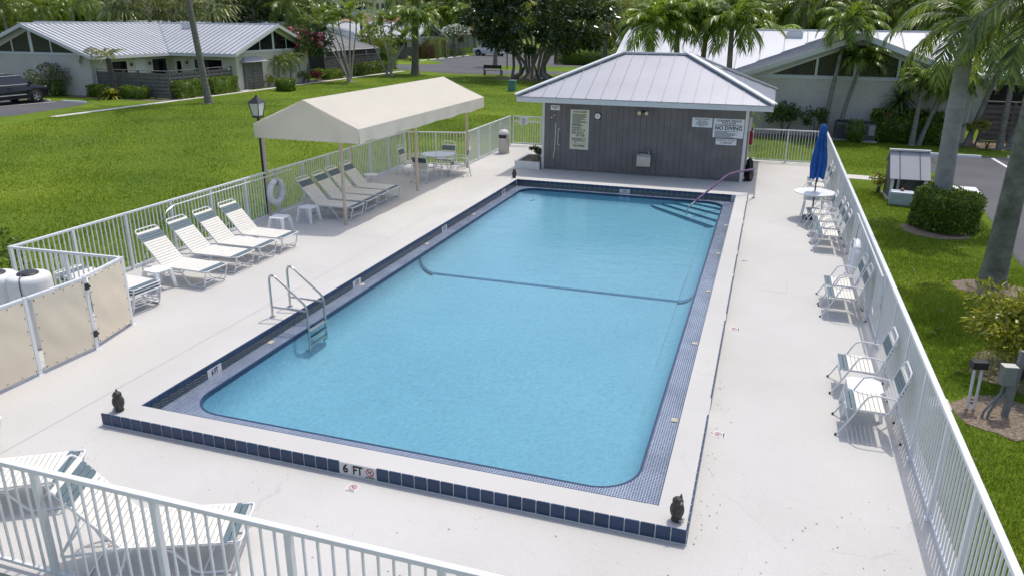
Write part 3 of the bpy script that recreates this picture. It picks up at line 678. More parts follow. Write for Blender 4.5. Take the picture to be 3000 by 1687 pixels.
LG = 'strap lounge chairs on the pool deck'
L0 = make_lounger('sunlit strap lounge chair with a white side table at its head corner', (-3.30,5.12,DZ), R(-2), LG)
dup(L0, 'sunlit strap lounge chair, second along from the stacked loungers', (-3.36,6.05,DZ), R(1), LG)
dup(L0, 'sunlit strap lounge chair, third along from the stacked loungers', (-3.35,6.83,DZ), R(1), LG)
dup(L0, 'sunlit strap lounge chair closest to the low tables by the canopy', (-3.32,7.63,DZ), R(0), LG)
dup(L0, 'shaded strap lounge chair under the canopy beside a square white table', (-3.30,10.70,DZ), R(0), LG)
dup(L0, 'shaded strap lounge chair under the canopy, second from its front post', (-3.34,11.52,DZ), R(1), LG)
dup(L0, 'shaded strap lounge chair under the canopy, third from its front post', (-3.38,12.28,DZ), R(2), LG)
dup(L0, 'shaded strap lounge chair under the canopy next to the low round stool', (-3.40,13.08,DZ), R(0), LG)
make_lounger('raised strap lounge chair right behind the front picket fence', (2.33,-1.92,DZ), R(24), LG, 52)
dup(L0, 'strap lounge chair behind the front fence with its foot towards the owl corner', (0.02,-1.80,DZ), R(32), LG)
dup(L0, 'strap lounge chair turned like the raised one, furthest along towards the screens', (-1.55,-1.55,DZ), R(33), LG)
S0 = make_lounger('bottom folded lounge chair of the stack behind the tan screen', (-3.55,3.62,DZ), R(-4), 'stacked lounge chairs', 5)
dup(S0, 'middle folded lounge chair of the stack behind the tan screen', (-3.57,3.63,DZ+.055), R(-4), 'stacked lounge chairs')
dup(S0, 'topmost folded lounge chair of the stack behind the tan screen', (-3.56,3.61,DZ+.110), R(-3), 'stacked lounge chairs')

def make_chair(label, loc, rz, group):            # faces local +x
    t = thing('dining_chair', label, 'chair', loc, rz, group)
    r = .012; hw = .275; zs = .40
    for s in (-1, 1):
        y = s*(hw+.012)
        MB().tube([(.36,y,.0),(.20,y,.30),(.09,y,.53),(.06,y,.585),(.0,y,.615),(-.07,y,.622),(-.25,y,.60),(-.29,y,.57),(-.31,y,.50),(-.345,y,.25),(-.39,y,.0)], r, 8).build('arm_leg', white_metal, t, smooth=True)
        fm = MB().lathe([(0,0),(.015,0),(.015,.03),(0,.03)], 8).mesh('foot_cap'); fm.materials.append(dark_metal)
        link('foot_cap', fm, t, (.36,y,0)); link('foot_cap', fm, t, (-.39,y,0))
    back = [(-.20,zs-.03),(-.24,zs+.1),(-.31,zs+.33),(-.37,zs+.50)]
    MB().tube([(.24,-hw+.01,zs-.01),(.0,-hw+.01,zs-.02),(-.16,-hw+.01,zs-.03),(-.215,-hw+.01,zs+.0),(-.26,-hw+.02,zs+.15),(-.345,-hw+.02,zs+.42),(-.372,-hw+.05,zs+.50),(-.385,-hw+.10,zs+.545),(-.385,hw-.10,zs+.545),(-.372,hw-.05,zs+.50),(-.345,hw-.02,zs+.42),(-.26,hw-.02,zs+.15),(-.215,hw-.01,zs+.0),(-.16,hw-.01,zs-.03),(.0,hw-.01,zs-.02),(.24,hw-.01,zs-.01)], r, 8).build('frame', white_metal, t, smooth=True)
    for q_ in ([(.24,-hw-.012,zs-.18),(.24,hw+.012,zs-.18)],[(-.345,-hw-.012,.25),(-.345,hw+.012,.25)],[(.27,-hw+.01,zs-.02),(.27,hw-.01,zs-.02)]): MB().tube(q_, .010, 8).build('stretcher', white_metal, t, smooth=True)
    x = -.14; k = 0
    while x < .27:
        gr = x > .16
        link('strap', strap(2*hw, .049, green_strap if gr else cream_strap, ('c', gr)), t, (x,0,zs-.015)); x += .0555
    d = Vector((-.13,0,.40)); dl = d.length; d = d/dl; a = math.atan2(d.z, -d.x); s = .06
    while s < .46:
        gr = s > .25 and s < .40
        link('strap', strap(2*hw-.03, .049, green_strap if gr else cream_strap, ('cb', gr)), t, (-.22+d.x*s,0,zs+d.z*s), 0, (0, a, 0)); s += .0555
    return t
CG = 'strap dining chairs along the parking side fence'; F_ = math.pi
C0 = make_chair('strap chair with a white side table beside it', (9.33,3.12,DZ), F_, CG)
dup(C0, 'strap chair on the far side of the white side table by the fence', (9.33,4.33,DZ), F_, CG)
dup(C0, 'strap chair standing right under the end of the rescue pole', (9.34,7.47,DZ), F_, CG)
dup(C0, 'strap chair under the rescue pole, next to the ring buoy', (9.33,8.16,DZ), F_, CG)
dup(C0, 'strap chair on the far side of the ring buoy, nearest to it', (9.35,11.83,DZ), F_, CG)
dup(C0, 'strap chair in the group of three between ring buoy and umbrella', (9.33,12.54,DZ), F_, CG)
dup(C0, 'strap chair tucked against the umbrella table, ring buoy side', (9.31,13.22,DZ), F_, CG)
dup(C0, 'strap chair in line with the umbrella pole', (9.20,13.98,DZ), F_, CG)
dup(C0, 'strap chair behind the umbrella table', (9.34,17.6,DZ), F_, CG)
dup(C0, 'last strap chair by the fence behind the closed umbrella', (9.34,18.5,DZ), F_, CG)
TG = 'strap dining chairs round the table under the canopy'
dup(C0, 'strap chair at the canopy table with its back to the pool ladder side', (-2.66,15.82,DZ), R(85), TG)
dup(C0, 'strap chair at the canopy table against the lawn fence', (-3.62,16.78,DZ), R(5), TG)
dup(C0, 'strap chair at the canopy table facing away from the bin', (-2.0,17.15,DZ), R(205), TG)
dup(C0, 'strap chair at the canopy table against the short fence', (-2.75,17.78,DZ), R(-88), TG)
def round_table(label, loc, r, mt):
    t = thing('round_table', label, 'table', loc, 0)
    MB().lathe([(0,.700),(r-.03,.700),(r,.706),(r+.004,.716),(r,.726),(r-.03,.728),(0,.726)], 48).build('table_top', mt, t, smooth=True)
    MB().lathe([(r*.62,.655),(r*.66,.655),(r*.66,.699),(r*.62,.699)], 32, ring=True).build('apron', white_metal, t)
    for k in range(4):
        a = math.pi/4+k*math.pi/2; c_, s_ = math.cos(a), math.sin(a)
        MB().tube([(r*.62*c_,r*.62*s_,.69),(r*.60*c_,r*.60*s_,.4),(r*.68*c_,r*.68*s_,.12),(r*.74*c_,r*.74*s_,.0)], .017, 8).build('leg', white_metal, t, smooth=True)
    MB().lathe([(r*.30,.25),(r*.33,.25),(r*.33,.27),(r*.30,.27)], 24, ring=True).build('ring_brace', white_metal, t)
    return t
round_table('round frosted patio table in the shade under the canopy', (-2.62,16.80,DZ), .56, M('frosted_top', (.55,.58,.62), .12, 0, .05, 6, spec=.6))
round_table('round white patio table holding the closed blue umbrella', (9.10,14.83,DZ), .525, plastic_white)
u = thing('patio_umbrella', 'closed blue patio umbrella standing through the round table', 'umbrella', (9.10,14.86,DZ))
MB().box((0,0,.02), (.46,.46,.04)).lathe([(.05,.04),(.05,.12),(.03,.2),(.024,.34),(0,.34)], 16).build('base', dark_metal, u, bevel=.01)
MB().tube([(0,0,.04),(0,0,2.46)], .019, 10).build('pole', dark_metal, u, smooth=True)
V = []; n = 40; prof = [(.145,1.10),(.155,1.22),(.165,1.40),(.15,1.65),(.12,1.9),(.095,2.1),(.075,2.22),(.07,2.24),(.10,2.26),(.095,2.32),(.075,2.42),(.05,2.47),(.012,2.49)]
for r, z in prof:
    for k in range(n):
        a = 2*math.pi*k/n; fl = 1+.30*math.cos(8*a+1.3*math.sin(z*3))*(1 if z < 2.25 else .25); V.append((r*fl*math.cos(a), r*fl*math.sin(a), z+(.05*math.cos(8*a+2) if z < 1.2 else 0)))
MB().add(V, [(i*n+k, i*n+(k+1) % n, (i+1)*n+(k+1) % n, (i+1)*n+k) for i in range(len(prof)-1) for k in range(n)]).build('canopy', blue_cloth, u, smooth=True)
MB().lathe([(.015,2.47),(.02,2.50),(0,2.54)], 10).build('finial', dark_metal, u)
MB().tube([(.02,-.02,1.02),(.02,-.10,1.0),(.02,-.12,1.06),(.02,-.06,1.1)], .009, 6).build('crank', dark_metal, u)
def side_table(label, loc, rz, h=.40, s=.40):
    t = thing('side_table', label, 'side table', loc, rz, 'white plastic side tables')
    a = s/2; c_ = .06
    top = [(-a+c_,-a),(a-c_,-a),(a,-a+c_),(a,a-c_),(a-c_,a),(-a+c_,a),(-a,a-c_),(-a,-a+c_)]
    MB().prism(top, h-.03, h).build('table_top', plastic_white, t, bevel=.008)
    for sx in (-1,1):
        for sy_ in (-1,1):
            x, y = sx*(a-.045), sy_*(a-.045); x2, y2 = sx*(a+.012), sy_*(a+.012); w1, w2 = .035, .022
            MB().add([(x-w1,y-w1,h-.025),(x+w1,y-w1,h-.025),(x+w1,y+w1,h-.025),(x-w1,y+w1,h-.025),(x2-w2,y2-w2,0),(x2+w2,y2-w2,0),(x2+w2,y2+w2,0),(x2-w2,y2+w2,0)], [(0,1,2,3),(7,6,5,4),(0,4,5,1),(1,5,6,2),(2,6,7,3),(3,7,4,0)]).build('leg', plastic_white, t)
    return t
side_table('square white plastic table at the end of the lounger row near the stack', (-3.13,4.52,DZ), R(-8))
side_table('square white plastic table in the sun at the canopy edge', (-3.40,8.92,DZ), R(3), .38)
side_table('square white plastic table in the canopy shade by its front lounger', (-3.27,9.98,DZ), R(-4))
side_table('white plastic table between two strap chairs by the fence', (9.33,3.62,DZ), R(0), .40, .44)
t = thing('low_stool', 'low round white stool between the canopy loungers and fence', 'stool', (-4.0,14.7,DZ)); MB().lathe([(0,.30),(.2,.30),(.215,.31),(.21,.33),(0,.335)], 28).build('seat', plastic_white, t, smooth=True)
for k in range(3): a = k*2.1; MB().tube([(.14*math.cos(a),.14*math.sin(a),.3),(.19*math.cos(a),.19*math.sin(a),0)], .014, 8).build('leg', plastic_white, t)
# ladder
t = thing('pool_ladder', 'stainless steel pool ladder with two looped grab rails', 'pool ladder', (0,0,0))
for y in (3.60, 4.12):
    MB().tube([(.075,y,H),(.075,y,.80),(.085,y,.85),(.11,y,.885),(.145,y,.895),(.18,y,.885),(.22,y,.86),(.70,y,.47),(.74,y,.42),(.76,y,.36),(.765,y,.0),(.77,y,-.30),(.76,y,-.36),(.70,y,-.38),(.64,y,-.38)], .021, 12).build('grab_rail', steel, t, smooth=True)
    MB().tube([(.075,y,.33),(.76,y,.33)], .017, 10).build('cross_bar', steel, t, smooth=True)
    MB().lathe([(.05,0),(.05,.01),(.025,.016)], 16, (.075,y,H)).build('escutcheon', steel, t, smooth=True)
for z in (-.02, -.15, -.28): MB().bx(.735,.805,3.60,4.12,z-.012,z+.012).build('tread', steel, t, bevel=.006)
t = thing('hand_rail', 'stainless hand rail in a speckled purple sleeve over the corner steps', 'hand rail', (0,0,0))
A, B = Vector((7.56,16.90,0)), Vector((5.83,14.86,0)); q = lambda u, z: (A.x+(B.x-A.x)*u, A.y+(B.y-A.y)*u, z)
MB().tube([q(0,DZ),q(0,.76),q(.006,.81),q(.03,.845),q(.06,.853)], .023, 12).build('post', steel, t, smooth=True)
MB().tube([q(.05,.853),q(.30,.835),q(.40,.81),q(.47,.75),q(.60,.57),(q(.9,.14))], .030, 12).build('sleeve', purple_sleeve, t, smooth=True)
MB().tube([q(.89,.155),q(.96,.05),q(.985,-.0),q(1,-.08),q(1,-.22)], .023, 12).build('lower_rail', steel, t, smooth=True)
MB().lathe([(.06,0),(.06,.01),(.025,.018)], 16, (A.x,A.y,DZ)).build('escutcheon', steel, t, smooth=True)
# owls
def owl(label, loc, rz):
    t = thing('decoy_owl', label, 'owl decoy', loc, rz, 'owl decoys on the pool coping')
    MB().lathe([(0,0),(.085,0),(.095,.03),(.085,.06),(.09,.09),(.115,.15),(.125,.22),(.115,.28),(.092,.325),(.085,.345),(.094,.375),(.09,.41),(.065,.44),(0,.452)], 24, (0,0,0), (1,.92)).build('body', owl_m, t, smooth=True)
    for s in (-1,1):
        MB().add([(.02,s*.04,.43),(.055,s*.075,.405),(-.02,s*.08,.415),(.02,s*.085,.50)], [(0,1,3),(1,2,3),(2,0,3),(0,2,1)]).build('ear_tuft', owl_m, t)
        MB().lathe([(0,0),(.026,0),(.028,.01),(.014,.018),(0,.018)], 14).build('eye', owl_pale, t).matrix_local = Matrix.Translation((.075,s*.034,.385)) @ Matrix.Rotation(R(90),4,'Y')
        MB().lathe([(0,-.15),(.03,-.12),(.045,-.02),(.04,.06),(0,.11)], 12, (0,0,0), (.55,1)).build('wing', owl_m, t, (-.02,s*.092,.2), smooth=True)
        MB().lathe([(0,-.02),(.03,-.01),(.034,.01),(0,.024)], 10, (0,0,0), (1.4,.8)).build('foot', owl_pale, t, (.09,s*.035,.045), smooth=True)
    t.scale = (.60,.60,.60)
    MB().add([(.085,-.014,.375),(.085,.014,.375),(.085,0,.395),(.118,0,.345)], [(0,1,3),(1,2,3),(2,0,3)]).build('beak', owl_m, t)
    MB().lathe([(0,-.09),(.05,-.07),(.06,0),(.045,.07),(0,.1)], 14, (0,0,0), (.55,1)).build('breast', owl_pale, t, (.075,0,.21), smooth=True)
owl('dark owl decoy on the coping corner beside the loungers behind the fence', (.17,.14,H), R(215))
owl('dark owl decoy with raised ear tufts on the coping corner past the 6 FT sign', (7.27,.15,H), R(-20))
owl('small dark owl decoy on the coping corner near the pool house planter', (.17,16.52,H), R(200))
# ================================================================== canopy
t = thing('shade_canopy', 'cream fabric gable canopy over the shaded loungers', 'canopy', (0,0,0))
cx0, cx1, cy0, cy1, ze, zp = -4.62, -1.63, 9.9, 18.62, 2.42, 3.06; cxm = (cx0+cx1)/2; zv = 2.07
def roof_side(xa, xb):
    V = []; F = []; nx, ny = 8, 30
    for j in range(ny+1):
        for i in range(nx+1):
            u, v = i/nx, j/ny; sag = -.018*math.sin(math.pi*u)*(1+.6*math.cos(2*math.pi*v*3)); V.append((xa+(xb-xa)*u, cy0+(cy1-cy0)*v, zp+(ze-zp)*u+sag))
    for j in range(ny):
        for i in range(nx): a = j*(nx+1)+i; F.append((a,a+1,a+nx+2,a+nx+1))
    o = MB().add(V, F).build('roof_fabric', canvas, t, smooth=True)
roof_side(cxm, cx0); roof_side(cxm, cx1)
def valance(p0, p1, name='valance'):
    V = []; n = 60; d = (Vector(p1)-Vector(p0)); L = d.length; nr = Vector((d.y,-d.x,0)).normalized()
    for j in range(7):
        for i in range(n+1):
            u = i/n; k = j/6; rp = (.014*math.sin(u*L*4.2+2.0*k)+.012*math.sin(u*L*7.7+1))*k
            p = Vector(p0)+d*u+nr*rp; V.append((p.x, p.y, ze-(ze-zv)*k+.012*math.sin(u*L*3.1)*k))
    F = [(j*(n+1)+i, j*(n+1)+i+1, (j+1)*(n+1)+i+1, (j+1)*(n+1)+i) for j in range(6) for i in range(n)]
    o = MB().add(V, F).build(name, canvas, t, smooth=True)
valance((cx1,cy0,0), (cx1,cy1,0)); valance((cx0,cy1,0), (cx0,cy0,0))
for y in (cy0, cy1):
    MB().poly([(cx0,y,zv),(cx1,y,zv),(cx1,y,ze),(cxm,y,zp-.004),(cx0,y,ze)]).build('gable_fabric', canvas, t)
for x in (-2.22, -4.46):
    for y in (10.02, 14.32, 18.48): MB().tube([(x,y,DZ),(x,y,2.35)], .045, 14).build('post', tan_post, t, smooth=True)
for x in (-2.22,-4.46): MB().tube([(x,cy0+.05,2.35),(x,cy1-.05,2.35)], .025, 8).build('rail', tan_post, t)
for y in (10.02,14.32,18.48): MB().tube([(-4.46,y,2.35),(cxm,y,2.98),(-2.22,y,2.35)], .025, 8).build('truss', tan_post, t)
# lamp post
t = thing('street_lamp', 'black lamp post with a four-sided lantern behind the canopy', 'lamp', (-4.73,10.28,G))
MB().tube([(0,0,0),(0,0,2.62)], .038, 12).lathe([(.07,0),(.07,.25),(.045,.3)], 14).build('post', dark_metal, t, smooth=True)
def frust(w0, z0, w1, z1): return [(-w0,-w0,z0),(w0,-w0,z0),(w0,w0,z0),(-w0,w0,z0),(-w1,-w1,z1),(w1,-w1,z1),(w1,w1,z1),(-w1,w1,z1)]
FQ = [(3,2,1,0),(4,5,6,7),(0,1,5,4),(1,2,6,5),(2,3,7,6),(3,0,4,7)]
MB().add(frust(.085,2.66,.135,2.98), FQ).build('glass', lamp_glass, t)
b = MB().add(frust(.10,2.62,.095,2.67), FQ)
for sx in (-1,1):
    for sy_ in (-1,1): b.tube([(sx*.09,sy_*.09,2.65),(sx*.14,sy_*.14,2.99)], .011, 6)
b.build('lantern_frame', dark_metal, t); MB().add(frust(.175,2.985,.04,3.13), FQ).add(frust(.03,3.13,.012,3.18), FQ).build('cap', dark_metal, t)
# life rings, poles
def ring(label, loc, rz, sxx=1.0):
    t = thing('life_ring', label, 'life ring', loc, rz)
    P = [(0, .285*math.cos(2*math.pi*i/36), .285*math.sin(2*math.pi*i/36)) for i in range(36)]
    MB().tube(P, .075, 12, True).build('ring', plastic_white, t, smooth=True)
    for k in range(4):
        a = math.pi/4+k*math.pi/2; MB().tube([(.078*math.cos(x), (.285+.078*math.sin(x))*math.cos(a), (.285+.078*math.sin(x))*math.sin(a)) for x in [2*math.pi*i/14 for i in range(14)]], .012, 6, True).build('band', dirty_white, t)
    MB().tube([(.06,.33*math.cos(a_)*(1+.12*math.cos(4*a_)), .33*math.sin(a_)*(1+.12*math.cos(4*a_))) for a_ in [2*math.pi*i/40 for i in range(40)]], .007, 5, True).build('grab_line', dirty_white, t)
    rp = [(.05+.025*math.cos(i*.9), .05*math.cos(i*.63), .25+.09*math.sin(i*.9)) for i in range(40)]+[(.02,.02,.5),(0,0,.66)]
    MB().tube(rp, .008, 5).build('rope', M('rope', (.36,.33,.30), .9, 0, .2, 30), t)
ring('white ring buoy hung on the lawn fence inside the canopy edge', (-4.33,10.19,DZ+.66), 0)
ring('white ring buoy hung on the parking side fence below the rescue pole', (9.62,9.15,DZ+.62), math.pi)
t = thing('rescue_pole', 'white rescue pole with a wire body hook along the lawn fence', 'rescue pole', (0,0,DZ))
MB().tube([(-4.42,6.6,1.08),(-4.40,11.05,1.10)], .016, 8).build('pole', white_metal, t, smooth=True)
MB().tube([(-4.42,6.6,1.08),(-4.40,6.35,1.02),(-4.36,6.12,.85),(-4.34,6.08,.62),(-4.33,6.2,.45),(-4.33,6.4,.40)], .008, 6).build('hook', steel, t, smooth=True)
t = thing('rescue_pole', 'white rescue pole with a wire body hook on the parking side fence', 'rescue pole', (0,0,DZ))
MB().tube([(9.73,6.2,1.14),(9.73,10.6,1.16)], .017, 8).build('pole', white_metal, t, smooth=True)
MB().tube([(9.73,6.2,1.14),(9.72,5.95,1.02),(9.71,5.85,.75),(9.70,5.95,.52),(9.69,6.2,.46),(9.68,6.5,.55),(9.68,6.62,.75)], .008, 6).build('hook', steel, t, smooth=True)
# trash bin
t = thing('trash_bin', 'beige litter bin with a dome lid beside the picket fence', 'bin', (-2.02,21.9,DZ))
MB().lathe([(0,0),(.21,0),(.215,.02),(.205,.52),(.21,.54),(0,.54)], 28).build('drum', M('bin_beige', (.55,.53,.50), .8, 0, .08, 14, .3, 60), t, smooth=True)
MB().lathe([(.2,.54),(.235,.55),(.235,.72),(.22,.78),(.17,.86),(.09,.91),(0,.925)], 28).build('dome_lid', M('bin_lid', (.60,.60,.58), .5, 0, .05, 8), t, smooth=True)
b = MB()
for i in range(9):
    a = R(-130+i*9); a2 = R(-130+(i+1)*9); r = .239; b.add([(r*math.cos(a),r*math.sin(a),.60),(r*math.cos(a2),r*math.sin(a2),.60),(r*math.cos(a2),r*math.sin(a2),.73),(r*math.cos(a),r*math.sin(a),.73)], [(0,1,2,3)])
b.build('flap', dark_metal, t)
# planter
t = thing('planter_box', 'low white masonry planter against the pool house corner', 'planter', (0,0,DZ))
for n_, a in (('wall',(-.62,.28,18.98,19.06)),('wall',(-.62,-.54,19.06,20.6)),('wall',(-.54,.28,20.52,20.6))): MB().bx(a[0],a[1],a[2],a[3],0,.26).build(n_, dirty_white, t)
MB().bx(-.54,.28,19.06,20.52,0,.17).build('soil', mulch_m, t)
# ================================================================== pool house
ph = thing('pool_house', 'grey plank pool house with a pale standing seam hip roof', 'pool house', (0,0,DZ))
MB().bx(.32,7.09,19.275,23.9,0,2.40).build('wall', siding_m, ph)
pk = MB().bx(.004,.1905,0,.02,.06,2.36).mesh('plank'); pk.materials.append(siding_m)
for k in range(34): link('plank', pk, ph, (.375+k*.1955, 19.255, 0))
pks = MB().bx(0,.02,.004,.190,.06,2.36).mesh('plank'); pks.materials.append(siding_m)
for k in range(23): link('plank', pks, ph, (7.09, 19.36+k*.1955, 0)); link('plank', pks, ph, (.30, 19.36+k*.1955, 0))
MB().bx(.33,7.08,19.25,19.274,0,.055).build('base_board', wood_grey, ph)
for x0,x1,y0,y1 in ((.285,.372,19.235,19.35),(7.03,7.125,19.235,19.35),(7.03,7.125,23.85,23.93),(.285,.37,23.85,23.93)): MB().bx(x0,x1,y0,y1,0,2.40).build('corner_trim', trim_white, ph)
ex0, ex1, ey0, ey1, ezz, rzz = -.45, 7.86, 18.50, 24.60, 2.53, 3.86; hr = (ey1-ey0)/2; ym = (ey0+ey1)/2; rx0, rx1 = ex0+hr, ex1-hr
soff = MB().bx(ex0+.05,ex1-.05,ey0+.05,ey1-.05,2.36,2.375).build('soffit', trim_white, ph)
fa = [(ex0+.02,ex1-.02,ey0+.03,ey0+.05),(ex0+.02,ex1-.02,ey1-.05,ey1-.03),(ex0+.03,ex0+.05,ey0+.05,ey1-.05),(ex1-.05,ex1-.03,ey0+.05,ey1-.05)]
for a in fa: MB().bx(*a, 2.345, 2.50).build('fascia', trim_white, ph)
sl_ = (rzz-ezz)/hr
planes = {'front': [(ex0,ey0,ezz),(ex1,ey0,ezz),(rx1,ym,rzz),(rx0,ym,rzz)], 'back': [(ex1,ey1,ezz),(ex0,ey1,ezz),(rx0,ym,rzz),(rx1,ym,rzz)], 'right': [(ex1,ey0,ezz),(ex1,ey1,ezz),(rx1,ym,rzz)], 'left': [(ex0,ey1,ezz),(ex0,ey0,ezz),(rx0,ym,rzz)]}
ro = {}
for k, q_ in planes.items(): ro[k] = MB().slab(q_, .03).build('roof_plane', roof_metal, ph)
def seam_bar(p0, p1, h=.03, w=.016):
    p0, p1 = Vector(p0), Vector(p1); d = (p1-p0).normalized(); up = Vector((0,0,1)); s_ = d.cross(up).normalized()*w/2; n = s_.cross(d).normalized()
    if n.z < 0: n = -n
    V = [p0-s_-n*.002, p0+s_-n*.002, p1+s_-n*.002, p1-s_-n*.002]; V += [v+n*h for v in V]
    return MB().add(V, [(3,2,1,0),(4,5,6,7),(0,1,5,4),(1,2,6,5),(2,3,7,6),(3,0,4,7)])
k = 0; x = ex0+.42
while x < ex1-.1:
    yt = ym if rx0 <= x <= rx1 else (ey0+(x-ex0) if x < rx0 else ey0+(ex1-x))
    seam_bar((x,ey0+.005,ezz+.005*sl_), (x,yt-.04,ezz+(yt-.04-ey0)*sl_)).build('seam', roof_metal, ro['front']); x += .495
y = ey0+.3
while y < ey1-.2:
    for kk, xe, sg in (('right',ex1,-1),('left',ex0,1)):
        d_ = min(y-ey0, ey1-y)-.04
        if d_ > .1: seam_bar((xe+sg*.005,y,ezz), (xe+sg*d_,y,ezz+d_*sl_), .02, .014).build('seam', roof_metal, ro[kk])
    y += .495
for a, c_ in (((ex0,ey0),(rx0,ym)),((ex1,ey0),(rx1,ym)),((ex0,ey1),(rx0,ym)),((ex1,ey1),(rx1,ym))):
    seam_bar((a[0],a[1],ezz+.035), (c_[0],c_[1],rzz+.045), .05, .20).build('hip_cap', trim_white, ph)
MB().bx(rx0-.05,rx1+.05,ym-.075,ym+.075,rzz-.005,rzz+.055).build('ridge_cap', trim_white, ph)
YF = 19.252
def wall_sign(name, label, x0, x1, z0, z1, mt=sign_white, frame=None):
    t = thing(name, label, 'sign', ((x0+x1)/2, YF, DZ)); w_ = (x1-x0)/2
    MB().bx(-w_,w_,-.012,0,z0,z1).build('board', mt, t)
    if frame:
        for a in ((-w_-.02,-w_,z0-.02,z1+.02),(w_,w_+.02,z0-.02,z1+.02),(-w_,w_,z1,z1+.02),(-w_,w_,z0-.02,z0)): MB().bx(a[0],a[1],-.018,0,a[2],a[3]).build('frame', frame, t)
    return t
def lines(t, rows, mt=navy_text):
    for z, a, c_, h in rows: MB().bx(a,c_,-.0145,-.0125,z-h/2,z+h/2).build('small_print', mt, t)
def TX(t, s, size, z, x=0, mt=navy_text, sx=1, bold=.001, align='CENTER'): text('lettering', s, size, mt, t, (x,-.0135,z), (R(90),0,0), sx, align, bold=bold)
t = wall_sign('notice_sign', 'small white notice at the hook corner of the pool house', .58,.90,2.04,2.20); lines(t, [(2.155,-.13,.13,.016),(2.12,-.10,.10,.014),(2.085,-.06,.06,.012)])
t = wall_sign('rules_board', 'tall yellowed POOL RULES board beside the wall clock', 1.31,1.92,.77,2.07, sign_yellow, dirty_white)
TX(t,'POOL RULES',.085,2.015,0,black_text,.95,.002)
random.seed(3)
lines(t, [(1.935-.034*k, -.26, random.choice([.26,.24,.12,.05,.2]), .016) for k in range(9)]); lines(t, [(1.62-.035*k,-.27,.02+.05*(k % 3),.018) for k in range(3)])
for s_, z in (('WARNING:',1.475),('DROP OFF AT 5 FT',1.39),('SHELF EDGE IS',1.305),('FEET DEEP.',1.22)): TX(t, s_, .098, z, -.275 if s_ != 'FEET DEEP.' else -.12, navy_text, .60 if len(s_) > 13 else .68, .002, 'LEFT')
MB().bx(-.29,.29,-.0145,-.0125,1.145,1.150).build('rule', black_text, t); lines(t, [(1.115,-.26,.24,.016),(1.085,-.26,.1,.016)])
TX(t,'IN POOL MAXIMUM DEPTH',.060,1.035,0,navy_text,.62,.001); TX(t,'FEET',.05,.985,-.12,navy_text,.8,.001); MB().bx(-.29,.29,-.0145,-.0125,.945,.950).build('rule', black_text, t); TX(t,'NO DIVING',.105,.87,0,navy_text,.72,.003)
t = wall_sign('courtesy_sign', 'white please be considerate sign beside the large rules sign', 5.37,6.01,1.70,2.00)
for s_, z, sz, m_ in (('Please Be Considerate!',1.955,.055,navy_text),('Return chairs',1.895,.06,navy_text),('lounges/umbrellas',1.84,.06,navy_text),('to original position.',1.785,.058,navy_text),('Thank You',1.735,.04,navy_text)): TX(t, s_, sz, z, 0, m_, .9, .001)
t = wall_sign('rules_sign', 'large white pool rules sign with bold NO DIVING', 6.05,7.01,1.40,2.00)
TX(t,'OCEANSIDE TERRACE',.092,1.935,0,navy_text,.86,.002); TX(t,'POOL RULES',.085,1.865,0,navy_text,.88,.002); MB().bx(-.43,.43,-.0145,-.0125,1.822,1.828).build('rule', navy_text, t); lines(t, [(1.795,-.42,.42,.018)])
TX(t,'NO DIVING',.165,1.70,0,black_text,.98,.005); lines(t, [(1.605-.031*k, -.42, c_, .014) for k, c_ in enumerate((.32,-.02,.2,.28,.22,.1,.2))])
t = wall_sign('occupancy_sign', 'white maximum occupancy 13 persons sign below the rules sign', 6.17,6.82,1.17,1.36)
TX(t,'MAXIMUM POOL OCCUPANCY',.046,1.315,0,navy_text,.86,.001); TX(t,'13 PERSONS',.082,1.235,0,navy_text,.86,.001)
t = thing('wall_clock', 'round white clock with a black rim on the pool house wall', 'clock', (2.23,YF,DZ)); rot = Matrix.Translation((0,0,1.90)) @ Matrix.Rotation(R(90),4,'X')
for nm, pr, mt, rg in (('rim',[(.10,0),(.125,0),(.125,.035),(.105,.04),(.10,.03)],dark_metal,True),('face',[(0,.026),(.102,.026),(.102,.0),(0,0)],sign_white,False)): MB().lathe(pr,32,ring=rg).build(nm, mt, t, smooth=True).matrix_local = rot
for a, l in ((0,.07),(2.8,.05)): MB().box((l/2*math.sin(a),-.029,1.90+l/2*math.cos(a)),(.006,.002,l),0,a).build('hand', black_text, t)
t = thing('flood_light', 'twin floodlight with cream lamps under the pool house eave', 'floodlight', (3.78,YF,DZ))
MB().box((0,-.025,2.11),(.10,.05,.07)).build('base', dark_metal, t, bevel=.008)
for s_ in (-1,1):
    MB().tube([(s_*.03,-.05,2.11),(s_*.10,-.09,2.10)], .012, 8).build('arm', dark_metal, t)
    o = MB().lathe([(0,0),(.03,0),(.035,.06),(.058,.10),(.06,.115),(0,.125)], 18).build('lamp', M('lamp_cream', (.70,.66,.36), .4, 0, .05, 9), t, smooth=True); o.matrix_local = Matrix.Translation((s_*.12,-.10,2.10)) @ Matrix.Rotation(R(100),4,'X')
t = thing('drinking_fountain', 'wall-hung stainless drinking fountain on the pool house', 'drinking fountain', (3.91,YF,DZ))
MB().bx(-.235,.235,-.30,0,.34,.70).build('cabinet', stainless, t, bevel=.015); MB().bx(-.245,.245,-.33,0,.705,.755).build('basin_rim', stainless, t, bevel=.02)
MB().lathe([(.17,0),(.2,.005),(.2,.016),(.18,.016),(.15,-.006),(0,-.012)], 28, (0,-.165,.757), (1,.72)).build('bowl', steel, t, smooth=True); MB().tube([(.15,-.2,.76),(.15,-.2,.82),(.11,-.2,.84)], .012, 8).build('bubbler', chrome, t, smooth=True)
t = thing('shepherd_hook', 'long white shepherd hook pole hanging on the planks', 'pole', (0,YF,DZ)); MB().tube([(.78,-.02,1.60),(.775,-.02,1.2),(.755,-.02,.7),(.715,-.02,.40)], .014, 8).build('pole', white_metal, t, smooth=True)
